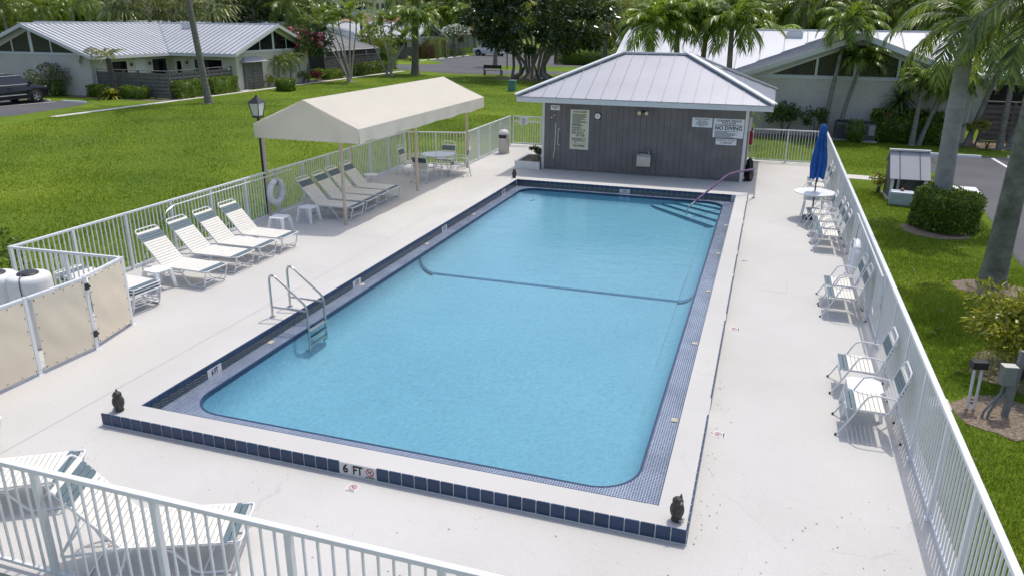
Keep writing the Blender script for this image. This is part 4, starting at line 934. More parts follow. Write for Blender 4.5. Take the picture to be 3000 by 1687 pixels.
t = thing('grab_hook', 'short white double-ended hook on the planks', 'hook', (0,YF,DZ)); MB().tube([(.93,-.02,1.36),(.93,-.02,1.41),(.90,-.02,1.43),(.87,-.02,1.41),(.865,-.02,1.15),(.86,-.02,.90),(.88,-.02,.86),(.91,-.02,.86),(.925,-.02,.89)], .012, 8).build('bar', white_metal, t, smooth=True)
for x, z in ((.72,1.87),(.62,1.79)): tag(MB().bx(x-.035,x+.035,YF-.04,YF,z-.012,z+.012).build('wall_hook', white_metal, None, (0,0,DZ), bevel=.005), 'small white peg on the planks above the shepherd hook', 'hook', 'wall pegs')
t = thing('rubbish_bag', 'black plastic cover bundled at the pool house side', 'bag', (7.30,19.6,DZ)); 
V = []; n = 18
for j, (r, z) in enumerate([(.02,0),(.15,.02),(.16,.2),(.13,.45),(.10,.65),(.04,.75),(.005,.76)]):
    for k in range(n): a = 2*math.pi*k/n; f = 1+.22*math.sin(5*a+j)+.1*math.sin(9*a-2*j); V.append((r*.85*f*math.cos(a), r*1.3*f*math.sin(a), z))
MB().add(V, [(j*n+k, j*n+(k+1) % n, (j+1)*n+(k+1) % n, (j+1)*n+k) for j in range(6) for k in range(n)]).build('bag_body', M('black_plastic', (.012,.012,.014), .35, 0, .2, 12), t, smooth=True)
t = thing('meter_box', 'pale electrical box on the pool house side wall', 'electrical box', (7.12,20.1,DZ)); MB().bx(0,.1,-.12,.12,1.55,1.98).build('cabinet', trim_white, t, bevel=.01); MB().tube([(.05,0,1.55),(.05,0,.3)], .018, 8).build('conduit', trim_white, t)
t = thing('fire_extinguisher', 'red extinguisher hung on the pool house side wall', 'extinguisher', (7.22,20.8,DZ)); MB().lathe([(0,1.0),(.065,1.0),(.07,1.03),(.07,1.35),(.05,1.42),(.02,1.45),(.02,1.5),(0,1.5)], 16).build('cylinder', red_plastic, t, smooth=True); MB().bx(-.03,.05,-.02,.02,1.49,1.54).build('handle', dark_metal, t)

# ================================================================== vegetation meshes
def leaves_np(C, D, size, asp=.42, fold=.0):
    """diamond leaves: C centres (n,3), D directions (n,3), size (n,)"""
    n = len(C); D = D/np.linalg.norm(D, axis=1, keepdims=True); r = rng.normal(size=(n,3)); S = np.cross(D, r); S /= np.linalg.norm(S, axis=1, keepdims=True)+1e-9
    N_ = np.cross(D, S); s = size[:,None]
    V = np.stack([C-D*s*.5, C+S*s*asp*.5-D*s*.05+N_*s*.05, C+D*s*.5, C-S*s*asp*.5-D*s*.05+N_*s*.05], 1)
    return V.reshape(-1,3), np.arange(4*n).reshape(n,4)
def crown_broad(name, mt, n, rx, ry, rz, clumps, leaf, asp=.42, seed=0, flat=0, hollow=.55, low=-.6, extra=None):
    g = np.random.default_rng(seed)
    u = g.normal(size=(clumps,3)); u /= np.linalg.norm(u,axis=1,keepdims=True); u = u[u[:,2] > low]
    rad = hollow+(1-hollow)*g.random(len(u))**.6; cc = u*rad[:,None]*np.array([rx,ry,rz]); cs = g.uniform(.6,1.25,len(u))*(rx*ry*rz)**(1/3)*1.35/math.sqrt(len(u))*1.6
    i = g.integers(0,len(u),n); d = g.normal(size=(n,3)); d /= np.linalg.norm(d,axis=1,keepdims=True); P = cc[i]+d*cs[i][:,None]*g.random(n)[:,None]**.35*np.array([1,1,.75])
    D = d+u[i]*.6+g.normal(size=(n,3))*.6; D[:,2] -= .25
    V,F = leaves_np(P, D, leaf*g.uniform(.6,1.3,n), asp)
    return npmesh(name, V, F, mt)
def frond_np(L=2.4, n=30, rise=40, droop=80, ll=.55, lw=.035, vdrop=.45, seg=10, kf=38, g=rng):
    th = R(rise)-R(droop)*(np.linspace(0,1,seg+1)**1.25); dx = np.cos(th)*L/seg; dz = np.sin(th)*L/seg
    X = np.concatenate([[0],np.cumsum(dx[:-1])]); Z = np.concatenate([[0],np.cumsum(dz[:-1])]); S = np.linspace(0,1,seg+1)
    V = []; F = []
    wr = np.interp(S,[0,1],[.030,.006])*L/2.4
    for i in range(seg+1): V += [(X[i],-wr[i],Z[i]),(X[i],wr[i],Z[i]),(X[i],0,Z[i]+wr[i])]
    for i in range(seg):
        a = 3*i; F += [(a,a+3,a+5,a+2),(a+1,a+2,a+5,a+4)]
    for s in np.linspace(.16,.99,n):
        x, z, t = np.interp(s,S,X), np.interp(s,S,Z), np.interp(s,S,th)
        T = np.array([math.cos(t),0,math.sin(t)]); l0 = ll*(.35+.65*math.sin(math.pi*min(1,.18+.8*s)))*g.uniform(.85,1.12)
        for sd in (-1,1):
            k = R(kf+g.uniform(-9,9)+20*s); d = np.array([0,sd,0])*math.cos(k)+T*math.sin(k); d[2] += .12
            B = np.array([x,0,z]); m_ = B+d*l0*.5; tip = B+d*l0*.9; dr = vdrop*g.uniform(.6,1.4)*l0; m_[2] -= dr*.28; tip[2] -= dr
            w0 = T*lw*.5; b0 = len(V); V += [B-w0*.6,B+w0*.6,m_+w0,m_-w0,tip+w0*.12,tip-w0*.12]; F += [(b0,b0+1,b0+2,b0+3),(b0+3,b0+2,b0+4,b0+5)]
    return np.array([tuple(v) for v in V],dtype=float), np.array(F)
def rotz(V, a, tilt=0):
    c_, s_ = math.cos(a), math.sin(a); return V @ np.array([[c_,s_,0],[-s_,c_,0],[0,0,1]])
def crown_palm(name, mt, N, L, n, ll, lw, rises=(82,-25), droop=(55,95), vdrop=.45, seed=1, kf=38, shaft=None):
    g = np.random.default_rng(seed); VV = []; FF = []; o = 0
    for i in range(N):
        u = i/(N-1); V,F = frond_np(L*g.uniform(.85,1.1)*(.85+.15*math.sin(math.pi*u)), n, rises[0]+(rises[1]-rises[0])*u+g.uniform(-8,8), droop[0]+(droop[1]-droop[0])*g.random(), ll, lw, vdrop, 10, kf, g)
        V = rotz(V, i*2.39996+g.uniform(-.25,.25)); VV.append(V); FF.append(F+o); o += len(V)
    return npmesh(name, np.concatenate(VV), np.concatenate(FF), mt)
def crown_fan(name, mt, N, Lp, Rf, seed=1, nseg=18, lw=.05):
    g = np.random.default_rng(seed); VV = []; FF = []; o = 0
    for i in range(N):
        u = i/(N-1); el = R(80-115*u+g.uniform(-10,10)); az = i*2.39996; V = []; F = []
        lp = Lp*g.uniform(.8,1.15); T = np.array([math.cos(el),0,math.sin(el)]); U = np.array([-math.sin(el),0,math.cos(el)]); S = np.array([0,1.,0]); e = T*lp; e[2] -= .1*lp
        V += [(-.012*S),(.012*S),e+.008*S,e-.008*S]; F.append((0,1,2,3))
        for k in range(nseg):
            a = R(-125+250*k/(nseg-1)+g.uniform(-4,4)); d = T*math.cos(a)+S*math.sin(a)+U*.18*g.uniform(.3,1.3); l0 = Rf*g.uniform(.85,1.1)*(1-.25*abs(a)/2.2)
            sdv = -T*math.sin(a)+S*math.cos(a); m_ = e+d*l0*.55; tip = e+d*l0; tip[2] -= l0*.38*g.uniform(.5,1.4); b0 = len(V); w0 = sdv*lw/2
            V += [e-w0*.3,e+w0*.3,m_+w0,m_-w0,tip+w0*.1,tip-w0*.1]; F += [(b0,b0+1,b0+2,b0+3),(b0+3,b0+2,b0+4,b0+5)]
        V = rotz(np.array([tuple(v) for v in V]), az); VV.append(V); FF.append(np.array(F)+o); o += len(V)
    return npmesh(name, np.concatenate(VV), np.concatenate(FF), mt)
COCO = [crown_palm('palm_crown', fol_palm, 22, 2.5, 22, .62, .085, (80,-35), (60,110), .6, s) for s in (11,12,13)]
XMAS = [crown_palm('palm_crown', fol_lime, 24, 1.75, 24, .60, .085, (80,0), (80,125), .45, s, 44) for s in (21,22,23)]
ARECA = [crown_palm('palm_crown', fol_lime, 10, 1.9, 22, .48, .075, (84,30), (60,100), .3, s, 45) for s in (31,32)]
DATE = [crown_palm('palm_crown', fol_lime, 26, 1.15, 24, .28, .022, (78,-25), (90,130), .35, s, 40) for s in (41,)]
SABAL = [crown_fan('palm_crown', fol_sabal, 30, .85, .95, s, 15, .08) for s in (51,52)]
ROYAL = crown_palm('palm_crown', fol_palm, 19, 2.5, 44, .66, .07, (78,-38), (60,115), .42, 61, 34)
BELT = [crown_broad('crown', fol_tree, 5200, 3.2, 3.2, 2.9, 70, .34, .5, s) for s in (71,72,73)]
BELTD = [crown_broad('crown', fol_dark, 4200, 2.9, 2.9, 3.3, 60, .34, .5, 74)]
def trunk(pts, r0, r1, mt, parent, seg=10, flare=1.5, ring=.0):
    P = []; n = 22; A = [Vector(p) for p in pts]
    for i in range(n+1):
        u = i/n*(len(A)-1); j = min(int(u), len(A)-2); f = u-j
        p0 = A[max(j-1,0)]; p1 = A[j]; p2 = A[j+1]; p3 = A[min(j+2,len(A)-1)]
        P.append(.5*((2*p1)+(p2-p0)*f+(2*p0-5*p1+4*p2-p3)*f*f+(3*p1-p0-3*p2+p3)*f**3))
    rs = []
    for i in range(n+1):
        u = i/n; rs.append((r0+(r1-r0)*u)*(1+(flare-1)*math.exp(-u*14))*(1+(ring*(1 if i % 2 else -1))))
    return MB().tube(P, rs, seg).build('trunk', mt, parent, smooth=True), P[-1]
def palm(label, x, y, h, kind, sc_=1, lean=(0,0), r=(.14,.09), mt=None, group=None, z=G, name='palm_tree', seed=0, curve=0):
    t = thing(name, label, 'palm tree', (x,y,z), 0, group)
    top = (lean[0], lean[1], h); mid = (lean[0]*(.5-curve), lean[1]*(.5-curve), h*.5)
    _, e = trunk([(0,0,-.05), mid, top], r[0], r[1], mt or trunk_grey, t)
    c_ = link('crown', kind, t, e, 0, (random.uniform(-.06,.06), random.uniform(-.06,.06), seed*1.7), sc_)
    return t
def hedge_mesh(sx, sy_, sz, n, leaf, mt, seed=0, rnd=False):
    g = np.random.default_rng(seed)
    A = np.array([2*sy_*sz,2*sx*sz,sx*sy_]); f = g.choice(3, n, p=A/A.sum()); P = g.uniform(-.5,.5,(n,3)); P[:,2] += .5
    for k in range(2):
        mk_ = f == k; P[mk_,k] = np.where(g.random(mk_.sum()) < .5,-.5,.5)
    P[f == 2,2] = 1
    if rnd:
        a = np.arctan2(P[:,1],P[:,0]); m_ = f != 2; P[m_,0] = .5*np.cos(a[m_]); P[m_,1] = .5*np.sin(a[m_]); rr_ = np.sqrt(g.random(n))*.5; P[~m_,0] = (rr_*np.cos(a))[~m_]; P[~m_,1] = (rr_*np.sin(a))[~m_]
    nrm = np.zeros((n,3)); 
    if rnd: nrm[f != 2,:2] = P[f != 2,:2]*2
    else:
        for k in range(2): nrm[f == k,k] = np.sign(P[f == k,k])
    nrm[f == 2,2] = 1
    P = P*np.array([sx,sy_,sz]); bul = .05*np.sin(P[:,0]*5+P[:,2]*4)+.04*np.sin(P[:,1]*6+2); P += nrm*(g.normal(size=(n,1))*leaf*.35+bul[:,None]*.6-leaf*.1)
    D = nrm*.7+g.normal(size=(n,3))*.8; D[:,2] += .25
    V,F = leaves_np(P, D, leaf*g.uniform(.6,1.3,n), .5)
    k = .42
    if rnd:
        m_ = 20; ring_ = [(k*sx*math.cos(2*math.pi*i/m_), k*sy_*math.sin(2*math.pi*i/m_)) for i in range(m_)]
        Q = []; FQ2 = []
        for i in range(m_): a, c_ = ring_[i], ring_[(i+1) % m_]; b0 = len(Q); Q += [(*a,0),(*c_,0),(*c_,sz*.9),(*a,sz*.9),(0,0,sz*.9)]; FQ2 += [(b0,b0+1,b0+2,b0+3),(b0+3,b0+2,b0+4,b0+4)]
        FQ2 = [q_ if q_[2] != q_[3] else (q_[0],q_[1],q_[2],q_[0]) for q_ in FQ2]
        FQ2 = [q_ for q_ in FQ2 if len(set(q_)) == 4]
        Q = np.array(Q,dtype=float)
    else:
        t_ = MB().bx(-k*sx,k*sx,-k*sy_,k*sy_,0,sz*.9) if min(sx,sy_) > .3 else MB().bx(-.4*sx,.4*sx,-.3*sy_,.3*sy_,0,sz*.88)
        Q, FQ2 = np.array(t_.v,dtype=float), t_.f
    return npmesh('foliage', np.concatenate([V,Q]), np.concatenate([F, np.array(FQ2)+len(V)]), mt)
def hedge(label, x0, x1, y0, y1, h, n, leaf, mt=None, group=None, rnd=False, seed=0, cat='hedge', name='hedge'):
    t = thing(name, label, cat, ((x0+x1)/2,(y0+y1)/2,G), 0, group)
    link('foliage', hedge_mesh(x1-x0, y1-y0, h, n, leaf, mt or fol_hedge, seed, rnd), t)
    MB().tube([(0,0,-.02),(0,0,h*.5)], .03, 6).build('stem', trunk_dark, t); return t
def shrub(label, x, y, rx, rz, n, leaf, mt, z0=.0, seed=0, stems=5, group=None, z=G, name='shrub', asp=.45, cat='shrub', clumps=28, low=-.4):
    t = thing(name, label, cat, (x,y,z), 0, group); g = random.Random(seed)
    for k in range(stems):
        a = g.uniform(0,6.28); MB().tube([(0.05*math.cos(a),.05*math.sin(a),-.03),(rx*.25*math.cos(a),rx*.25*math.sin(a),z0*.6+rz*.4),(rx*.6*math.cos(a),rx*.6*math.sin(a),z0+rz*1.1)], .022+.012*rx, 6, r1=.008).build('stem', trunk_pale if 'bare' in label else trunk_dark, t)
    link('foliage', crown_broad('foliage', mt, n, rx, rx, rz, clumps, leaf, asp, seed, hollow=.4, low=low), t, (0,0,z0+rz)); return t
def rosette(label, x, y, n, L, w_, mt, seed=0, z=G, name='strap_leaf_plant', group=None, up=(75,10), zc=.05):
    t = thing(name, label, 'plant', (x,y,z), 0, group); g = np.random.default_rng(seed); V = []; F = []
    for i in range(n):
        el = R(up[0]+(up[1]-up[0])*i/n+g.uniform(-10,10)); az = i*2.39996; l0 = L*g.uniform(.75,1.1); d = np.array([math.cos(az),math.sin(az),0]); s_ = np.array([-math.sin(az),math.cos(az),0])
        p = [np.array([0,0,zc])]; 
        for k in range(4): e_ = el-R(22)*k; p.append(p[-1]+(d*math.cos(e_)+np.array([0,0,math.sin(e_)]))*l0/4)
        ws = [.5,1,.95,.6,.05]; b0 = len(V)
        for k in range(5): V += [p[k]-s_*w_*ws[k]/2, p[k]+s_*w_*ws[k]/2]
        F += [(b0+2*k,b0+2*k+1,b0+2*k+3,b0+2*k+2) for k in range(4)]
    link('foliage', npmesh('foliage', V, F, mt), t); MB().tube([(0,0,-.02),(0,0,zc+.06)], .03, 6).build('stem', trunk_dark, t); return t
# ================================================================== villas
def villa(label, x0, y0, left, right, L1=12.0, seam=.46, detail=True, roofmat=None, sky_x=(7.2,), sw_=.05):
    """gable wing along +Y with its end at (x0,y0); cross wing ridge along X at y0+L1"""
    t = thing('villa', label, 'house', (x0,y0,G)); rm = roofmat or roof_white
    hw, ze_, zr, oh = 5.45, 2.58, 4.55, .55; ww = 4.75; sl2 = (zr-ze_)/hw; zw = ze_+.02
    ends = [('y', -oh, L1+hw, 0.0)]
    MB().bx(-ww,ww,0,L1+4.7,0,2.62).build('wall', brick_m, t)
    MB().bx(-left+.6,right-.6,L1-4.7,L1+4.7,0,2.60).build('wall', stucco, t)
    # gable infill
    zi = lambda x: zr-.12-abs(x)*sl2
    MB().extr([(-ww,2.62),(ww,2.62),(ww,zi(ww)),(0,zi(0)),(-ww,zi(ww))], .02, .10).build('gable_wall', trim_white, t)
    MB().bx(-ww-.02,ww+.02,-.05,.02,2.58,2.68).build('sill', trim_white, t)
    zb = 2.74
    for a, c_ in ((-3.55,-1.75),(-1.65,-.13),(.13,1.65),(1.75,3.55)):
        za, zc_ = zi(a)-.30, zi(c_)-.30
        pl = [(a,zb),(c_,zb),(c_,max(zc_,zb+.01)),(a,max(za,zb+.01))]
        pane = MB().extr(pl, -.004, .019).build('window', glass_dark, t)
        n_ = int((c_-a)/.085)
        for k in range(n_):
            xk = a+.04+(c_-a-.04)*k/n_; h = zi(xk)-.34
            if h > zb+.08: MB().bx(xk-.022,xk+.022,-.010,-.0045,zb+.02,h).build('blind_slat', blinds_m, pane)
    for xk in (-3.6,-1.7,0,1.7,3.6): MB().bx(xk-.05-(.08 if xk == 0 else 0),xk+.05+(.08 if xk == 0 else 0),-.03,.02,2.68,max(2.75,zi(xk)-.22)).build('mullion', trim_white, t)
    for s in (-1,1): MB().add([(s*3.62,-.028,zb),(s*.02,-.028,zi(0)-.30),(s*.02,-.028,zi(0)-.18),(s*3.95,-.028,zb-.02),(s*3.62,.018,zb),(s*.02,.018,zi(0)-.30),(s*.02,.018,zi(0)-.18),(s*3.95,.018,zb-.02)], FQ).build('window_frame', trim_white, t)
    # roofs
    def slope(q_, axis, lo, hi, fixed_e, fixed_r, nm='roof_plane'):
        o = MB().slab(q_, .09).build(nm, rm, t)
        k = lo+seam*.5
        while k < hi:
            a = (fixed_e, k, ze_) if axis == 'y' else (k, fixed_e, ze_); c_ = (fixed_r, k, zr) if axis == 'y' else (k, fixed_r, zr)
            seam_bar(a, c_, .045, sw_).build('seam', M('roof_seam', (.27,.28,.31), .5, .1, .06, 2), o); k += seam
    for s in (-1,1): slope([(s*hw,-oh,ze_),(s*hw,L1+hw+.4,ze_),(0,L1+hw+.4,zr),(0,-oh,zr)], 'y', -oh, L1+hw, s*hw, 0)
    for s in (-1,1): slope([(-left,L1+s*hw,ze_+.004),(right,L1+s*hw,ze_+.004),(right,L1,zr+.004),(-left,L1,zr+.004)], 'x', -left, right, L1+s*hw, L1)
    MB().bx(-.1,.1,-oh-.02,L1+hw,zr-.03,zr+.055).build('ridge_cap', trim_white, t); MB().bx(-left-.02,right+.02,L1-.1,L1+.1,zr-.03,zr+.06).build('ridge_cap', trim_white, t)
    for s in (-1,1):   # barge boards
        MB().add([(s*hw,-oh-.03,ze_-.20),(0,-oh-.03,zr-.22),(0,-oh-.03,zr+.02),(s*hw,-oh-.03,ze_+.02),(s*hw,-oh,ze_-.20),(0,-oh,zr-.22),(0,-oh,zr+.02),(s*hw,-oh,ze_+.02)], FQ).build('barge_board', trim_white, t)
        for xe, d in ((-left,-.03),(right,.03)):
            MB().add([(xe,L1+s*hw,ze_-.2),(xe,L1,zr-.22),(xe,L1,zr+.02),(xe,L1+s*hw,ze_+.02),(xe+d,L1+s*hw,ze_-.2),(xe+d,L1,zr-.22),(xe+d,L1,zr+.02),(xe+d,L1+s*hw,ze_+.02)], FQ).build('barge_board', trim_white, t)
        MB().bx(s*hw-.02 if s > 0 else s*hw-.06, s*hw+.06 if s > 0 else s*hw+.02, -oh, L1-hw if (right if s > 0 else left) > hw else L1+hw, ze_-.22, ze_-.07).build('gutter', trim_white, t)
    for a, c_ in ((-left,-hw),(hw,right)): 
        if c_-a > .5: MB().bx(a,c_,L1-hw-.06,L1-hw+.02,ze_-.22,ze_-.07).build('gutter', trim_white, t)
    MB().bx(-hw+.05,hw-.05,-oh+.02,-.051,ze_-.10,ze_-.06).build('soffit', trim_white, t) if 0 else None
    for xe, s in ((right,1),(-left,-1)):
        xw = xe-s*.6
        MB().extr([(L1-4.7,2.60),(L1+4.7,2.60),(L1+4.7,zi(4.7)),(L1,zi(0)),(L1-4.7,zi(4.7))], min(xw-s*.08,xw), max(xw-s*.08,xw), 'x').build('gable_wall', trim_white, t)
        for a, c_ in ((-3.55,-1.75),(-1.65,-.13),(.13,1.65),(1.75,3.55)):
            MB().extr([(L1+a,zb),(L1+c_,zb),(L1+c_,max(zi(c_)-.3,zb+.01)),(L1+a,max(zi(a)-.3,zb+.01))], xw-.003, xw+s*.012 if s > 0 else xw-.012, 'x').build('window', glass_dark, t)
        MB().bx(min(xw,xw+s*.05),max(xw,xw+s*.05),L1-4.72,L1+4.72,2.56,2.66).build('sill', trim_white, t)
    # skylight
    if detail:
        for xs in sky_x:
            if -left < xs < right:
                zz_ = zr-(hw*.14)*sl2; s_ = MB().bx(xs-.45,xs+.45,L1-hw*.14-.35,L1-hw*.14+.35,zz_-.3,zz_+.22).build('skylight', trim_white, t); MB().bx(xs-.36,xs+.36,L1-hw*.14-.27,L1-hw*.14+.27,zz_+.221,zz_+.25).build('dome', M('skylight_dome', (.45,.47,.5), .2, 0, .05, 4), s_)
    def opening(nm, x_or_y, a, c_, z0, z1, face, mt=glass_dark, fr=.06):
        # face 'e': wall x=x_or_y facing +x (s=1) ; 's': wall y=x_or_y facing -y
        if face in 'ew':
            s = 1 if face == 'e' else -1; X = x_or_y
            o = MB().bx(min(X,X+s*.02),max(X,X+s*.02),a,c_,z0,z1).build(nm, mt, t)
            for q_ in ((a-fr,a,z0-fr,z1+fr),(c_,c_+fr,z0-fr,z1+fr),(a,c_,z1,z1+fr),(a,c_,z0-fr,z0)): MB().bx(min(X,X+s*.05),max(X,X+s*.05),q_[0],q_[1],q_[2],q_[3]).build('frame', trim_white, o)
        else:
            Y = x_or_y; o = MB().bx(a,c_,Y-.02,Y,z0,z1).build(nm, mt, t)
            for q_ in ((a-fr,a,z0-fr,z1+fr),(c_,c_+fr,z0-fr,z1+fr),(a,c_,z1,z1+fr),(a,c_,z0-fr,z0)): MB().bx(q_[0],q_[1],Y-.05,Y,q_[2],q_[3]).build('frame', trim_white, o)
    if right > hw+1:
        opening('window', ww, 1.4, 3.1, .9, 2.12, 'e'); opening('door', ww, 3.9, 4.8, .05, 2.2, 'e', trim_white); opening('window', ww, 5.5, 6.9, .2, 2.15, 'e')
        opening('door', L1-4.7, 5.2, 6.0, .05, 2.15, 's', trim_white); opening('window', L1-4.7, 5.4, 5.8, .9, 1.95, 's'); opening('window', L1-4.7, 7.0, min(right-1.2,9.4), .9, 2.1, 's')
        if right > 12: opening('window', L1-4.7, 10.2, 13, .2, 2.1, 's')
        for yy in (3.5, 5.2): MB().lathe([(.03,0),(.07,.05),(.07,.2),(0,.24)], 8, (ww+.09,yy,1.75)).build('wall_lantern', dark_metal, t)
        MB().lathe([(.03,0),(.07,.05),(.07,.2),(0,.24)], 8, (6.35,L1-4.79,1.75)).build('wall_lantern', dark_metal, t)
        MB().tube([(hw,.3,ze_-.2),(hw,.3,ze_-.35),(ww+.06,.3,1.8),(ww+.06,.3,0)], .04, 8).build('downpipe', trim_white, t)
    return t
v1 = villa('white villa with ribbed metal roof behind the dark SUV', -39.75, 34.25, 13, 11.2, sky_x=(3.6,))
v2 = villa('white villa with smooth metal roof behind the parking side palms', 11.25, 32.0, 12.5, 15, seam=1.25, sky_x=(-2.6,))
villa('distant white villa beyond the screened patio', -48.4, 83.0, 12, 11.0, seam=.9)
villa('distant white villa behind the ficus tree hedge', -4.0, 84.0, 7, 13, seam=.9)
villa('metal roofed villa showing only its ridge behind the ribbed roof villa', -56, 58.0, 11, 12, seam=.7, detail=False)
def louver(label, p0, p1, h=1.72, panel=1.18, group='grey louvred timber fences'):
    p0, p1 = Vector(p0), Vector(p1); d = p1-p0; L = d.length; t = thing('louvre_fence', label, 'fence', (p0.x,p0.y,G), math.atan2(d.y,d.x), group)
    n = max(1, round(L/panel)); s = L/n; rows = 7; rh = (h-.12)/rows
    sm_ = MB().bx(.05,s-.05,-.045,-.02,0,rh*.66).mesh('slat'); sm_.materials.append(wood_grey)
    pm = MB().bx(-.05,.05,-.06,.07,0,h).mesh('post'); pm.materials.append(wood_grey)
    for k in range(n):
        for j in range(rows): link('slat', sm_, t, (k*s,0,.08+j*rh)); link('slat', sm_, t, (k*s,.085,.08+(j+.5)*rh if j < rows-1 else .03))
    for k in range(n+1): link('post', pm, t, (k*s,0,0))
    MB().bx(-.05,L+.05,-.075,.085,h,h+.04).build('cap_rail', wood_grey, t); return t
louver('grey louvred fence facing the parking bay in front of the ribbed roof villa', (-35.0,34.6), (-29.15,34.6))
louver('grey louvred fence along the footpath up to the villa kiosk', (-29.12,34.65), (-29.12,40.9))
louver('grey louvred fence below the screened patio', (-29.95,54.8), (-29.75,64.6))
louver('grey louvred fence beside the distant villa gable', (-39.3,86.2), (-36.6,87.0)); louver('grey louvred fence along the far wheel stops', (-36.4,91.0), (-36.2,104))
louver('grey louvred fence above the long clipped hedge', (-17.5,86.0), (-7.5,86.2)); louver('grey louvred fence beside the parking side villa window', (16.9,33.3), (24,33.7))
# entry kiosk
t = thing('entry_kiosk', 'grey louvred entry kiosk with a small metal hip roof', 'kiosk', (-29.0,43.3,G)); 
for x0,x1,y0,y1 in ((-.12,.0,-1.0,1.0),(-1.4,-.12,-1.0,-.94),(-1.4,-.12,.94,1.0)):
    for j in range(9): MB().bx(x0,x1,y0,y1,.06+j*.2,.06+j*.2+.145).build('slat', wood_grey, t)
for x in (-.02,-1.4):
    for y in (-1.02,0,1.02): 
        if not (x < -1 and y == 0): MB().bx(x-.05,x+.05,y-.05,y+.05,0,1.95).build('post', wood_grey, t)
MB().bx(-.9,-.2,-.9,.9,0,1.85).build('inner_wall', wood_grey, t)
for q_ in ([(.35,-1.4,1.95),(.35,1.4,1.95),(-.4,.6,2.5),(-.4,-.6,2.5)],[(-1.75,1.4,1.95),(-1.75,-1.4,1.95),(-1.0,-.6,2.5),(-1.0,.6,2.5)],[(-1.75,-1.4,1.95),(.35,-1.4,1.95),(-.4,-.6,2.5),(-1.0,-.6,2.5)],[(.35,1.4,1.95),(-1.75,1.4,1.95),(-1.0,.6,2.5),(-.4,.6,2.5)]): MB().slab(q_, .04).build('roof_plane', roof_metal, t)
MB().bx(-1.03,-.37,-.63,.63,2.47,2.53).build('ridge_cap', trim_white, t); tag(MB().lathe([(0,0),(.07,0),(.06,.03),(0,.04)], 12).build('number_plate', plastic_white, None, (-29.06,40.55,1.45)), 'small round white plate on the louvred fence end', 'plate'); bpy.data.objects['number_plate'].rotation_euler = (0,R(90),0)
# screened patio
t = thing('screened_patio', 'grey mesh screened patio with a pyramid roof', 'patio enclosure', (-33.2,60.0,G))
for q_ in ([(3.2,-5,2.25),(3.2,5,2.25),(-.5,1,3.75),(-.5,-1,3.75)],[(-3.2,-5,2.25),(3.2,-5,2.25),(-.5,-1,3.75)],[(3.2,5,2.25),(-3.2,5,2.25),(-.5,1,3.75)],[(-3.2,5,2.25),(-3.2,-5,2.25),(-.5,-1,3.75),(-.5,1,3.75)]): MB().slab(q_, .02).build('roof_screen', screen_m, t)
for a, c_ in (((3.2,-5,2.27),(-.5,-1,3.79)),((3.2,5,2.27),(-.5,1,3.79)),((3.2,0,2.28),(-.5,0,3.79)),((3.2,-5,2.25),(3.2,5,2.25)),((-3.2,-5,2.25),(3.2,-5,2.25))): MB().tube([a,c_], .045, 6).build('beam', M('patio_beam', (.55,.55,.55), .5), t)
MB().bx(-3.1,3.12,-4.9,4.9,0,2.2).build('screen_wall', M('patio_wall', (.05,.05,.052), .8, 0, .2, 3), t)
for y in (-5,-2.5,0,2.5,5): MB().bx(3.13,3.2,y-.04,y+.04,0,2.25).build('post', M('patio_beam', (.55,.55,.55)), t)
# far buildings
def hip_house(label, x, y, w_, d_, hw_, hr_, mt):
    t = thing('tiled_house', label, 'house', (x,y,G)); MB().bx(-w_/2,w_/2,-d_/2,d_/2,0,hw_).build('wall', pale_stucco, t); a, c_ = w_/2+.6, d_/2+.6; r = max(0,a-c_)
    for q_ in ([(-a,-c_,hw_),(a,-c_,hw_),(r,0,hr_),(-r,0,hr_)],[(a,c_,hw_),(-a,c_,hw_),(-r,0,hr_),(r,0,hr_)],[(a,-c_,hw_),(a,c_,hw_),(r,0,hr_)],[(-a,c_,hw_),(-a,-c_,hw_),(-r,0,hr_)]):
        o = MB().slab(q_, .1).build('roof_plane', mt, t)
    z = 0
    for j in range(1,9):
        u = j/9; xa = a+(r-a)*u; ya = c_*(1-u); zz_ = hw_+(hr_-hw_)*u
        MB().bx(-xa,xa,-ya-.04,-ya+.05,zz_-.02,zz_+.07).build('tile_course', mt, t)
    for xk in (-w_/4,w_/4): MB().bx(xk-.6,xk+.6,-d_/2-.03,-d_/2,1,2.2).build('window', glass_dark, t)
hip_house('house with a salmon tiled roof seen past the ficus crown', -47.5, 128, 12, 10, 2.6, 4.6, terracotta)
hip_house('house with an orange tiled roof behind the royal palm', -57.5, 133, 16, 12, 3.3, 5.6, terracotta)
hip_house('house with a pale tan tiled roof among the palm clumps', -69, 136, 14, 12, 3.6, 5.9, M('tan_tile', (.50,.32,.22), .8, 0, .2, 3))
t = thing('apartment_block', 'cream apartment block far behind the palms', 'building', (-104,205,G)); MB().bx(-9,9,-6,6,0,26).build('wall', pale_stucco, t); MB().bx(-9.3,9.3,-6.3,6.3,26,27).build('parapet', pale_stucco, t); MB().bx(3.2,9.05,-7.5,-6,0,26).build('bay', pale_stucco, t)
for fz in range(8):
    for xk in (-7.4,-5.2,-2.6,-.4,1.8): 
        o = MB().bx(xk-.55,xk+.55,-6.05,-6.0,1.2+fz*3.1,2.8+fz*3.1).build('window', glass_dark, t); MB().bx(xk-.65,xk+.65,-6.12,-6.05,1.05+fz*3.1,1.2+fz*3.1).build('sill', trim_white, o)
    for xk in (4.6,6.2,7.8): MB().bx(xk-.4,xk+.4,-7.55,-7.5,1.2+fz*3.1,2.8+fz*3.1).build('window', glass_dark, t)
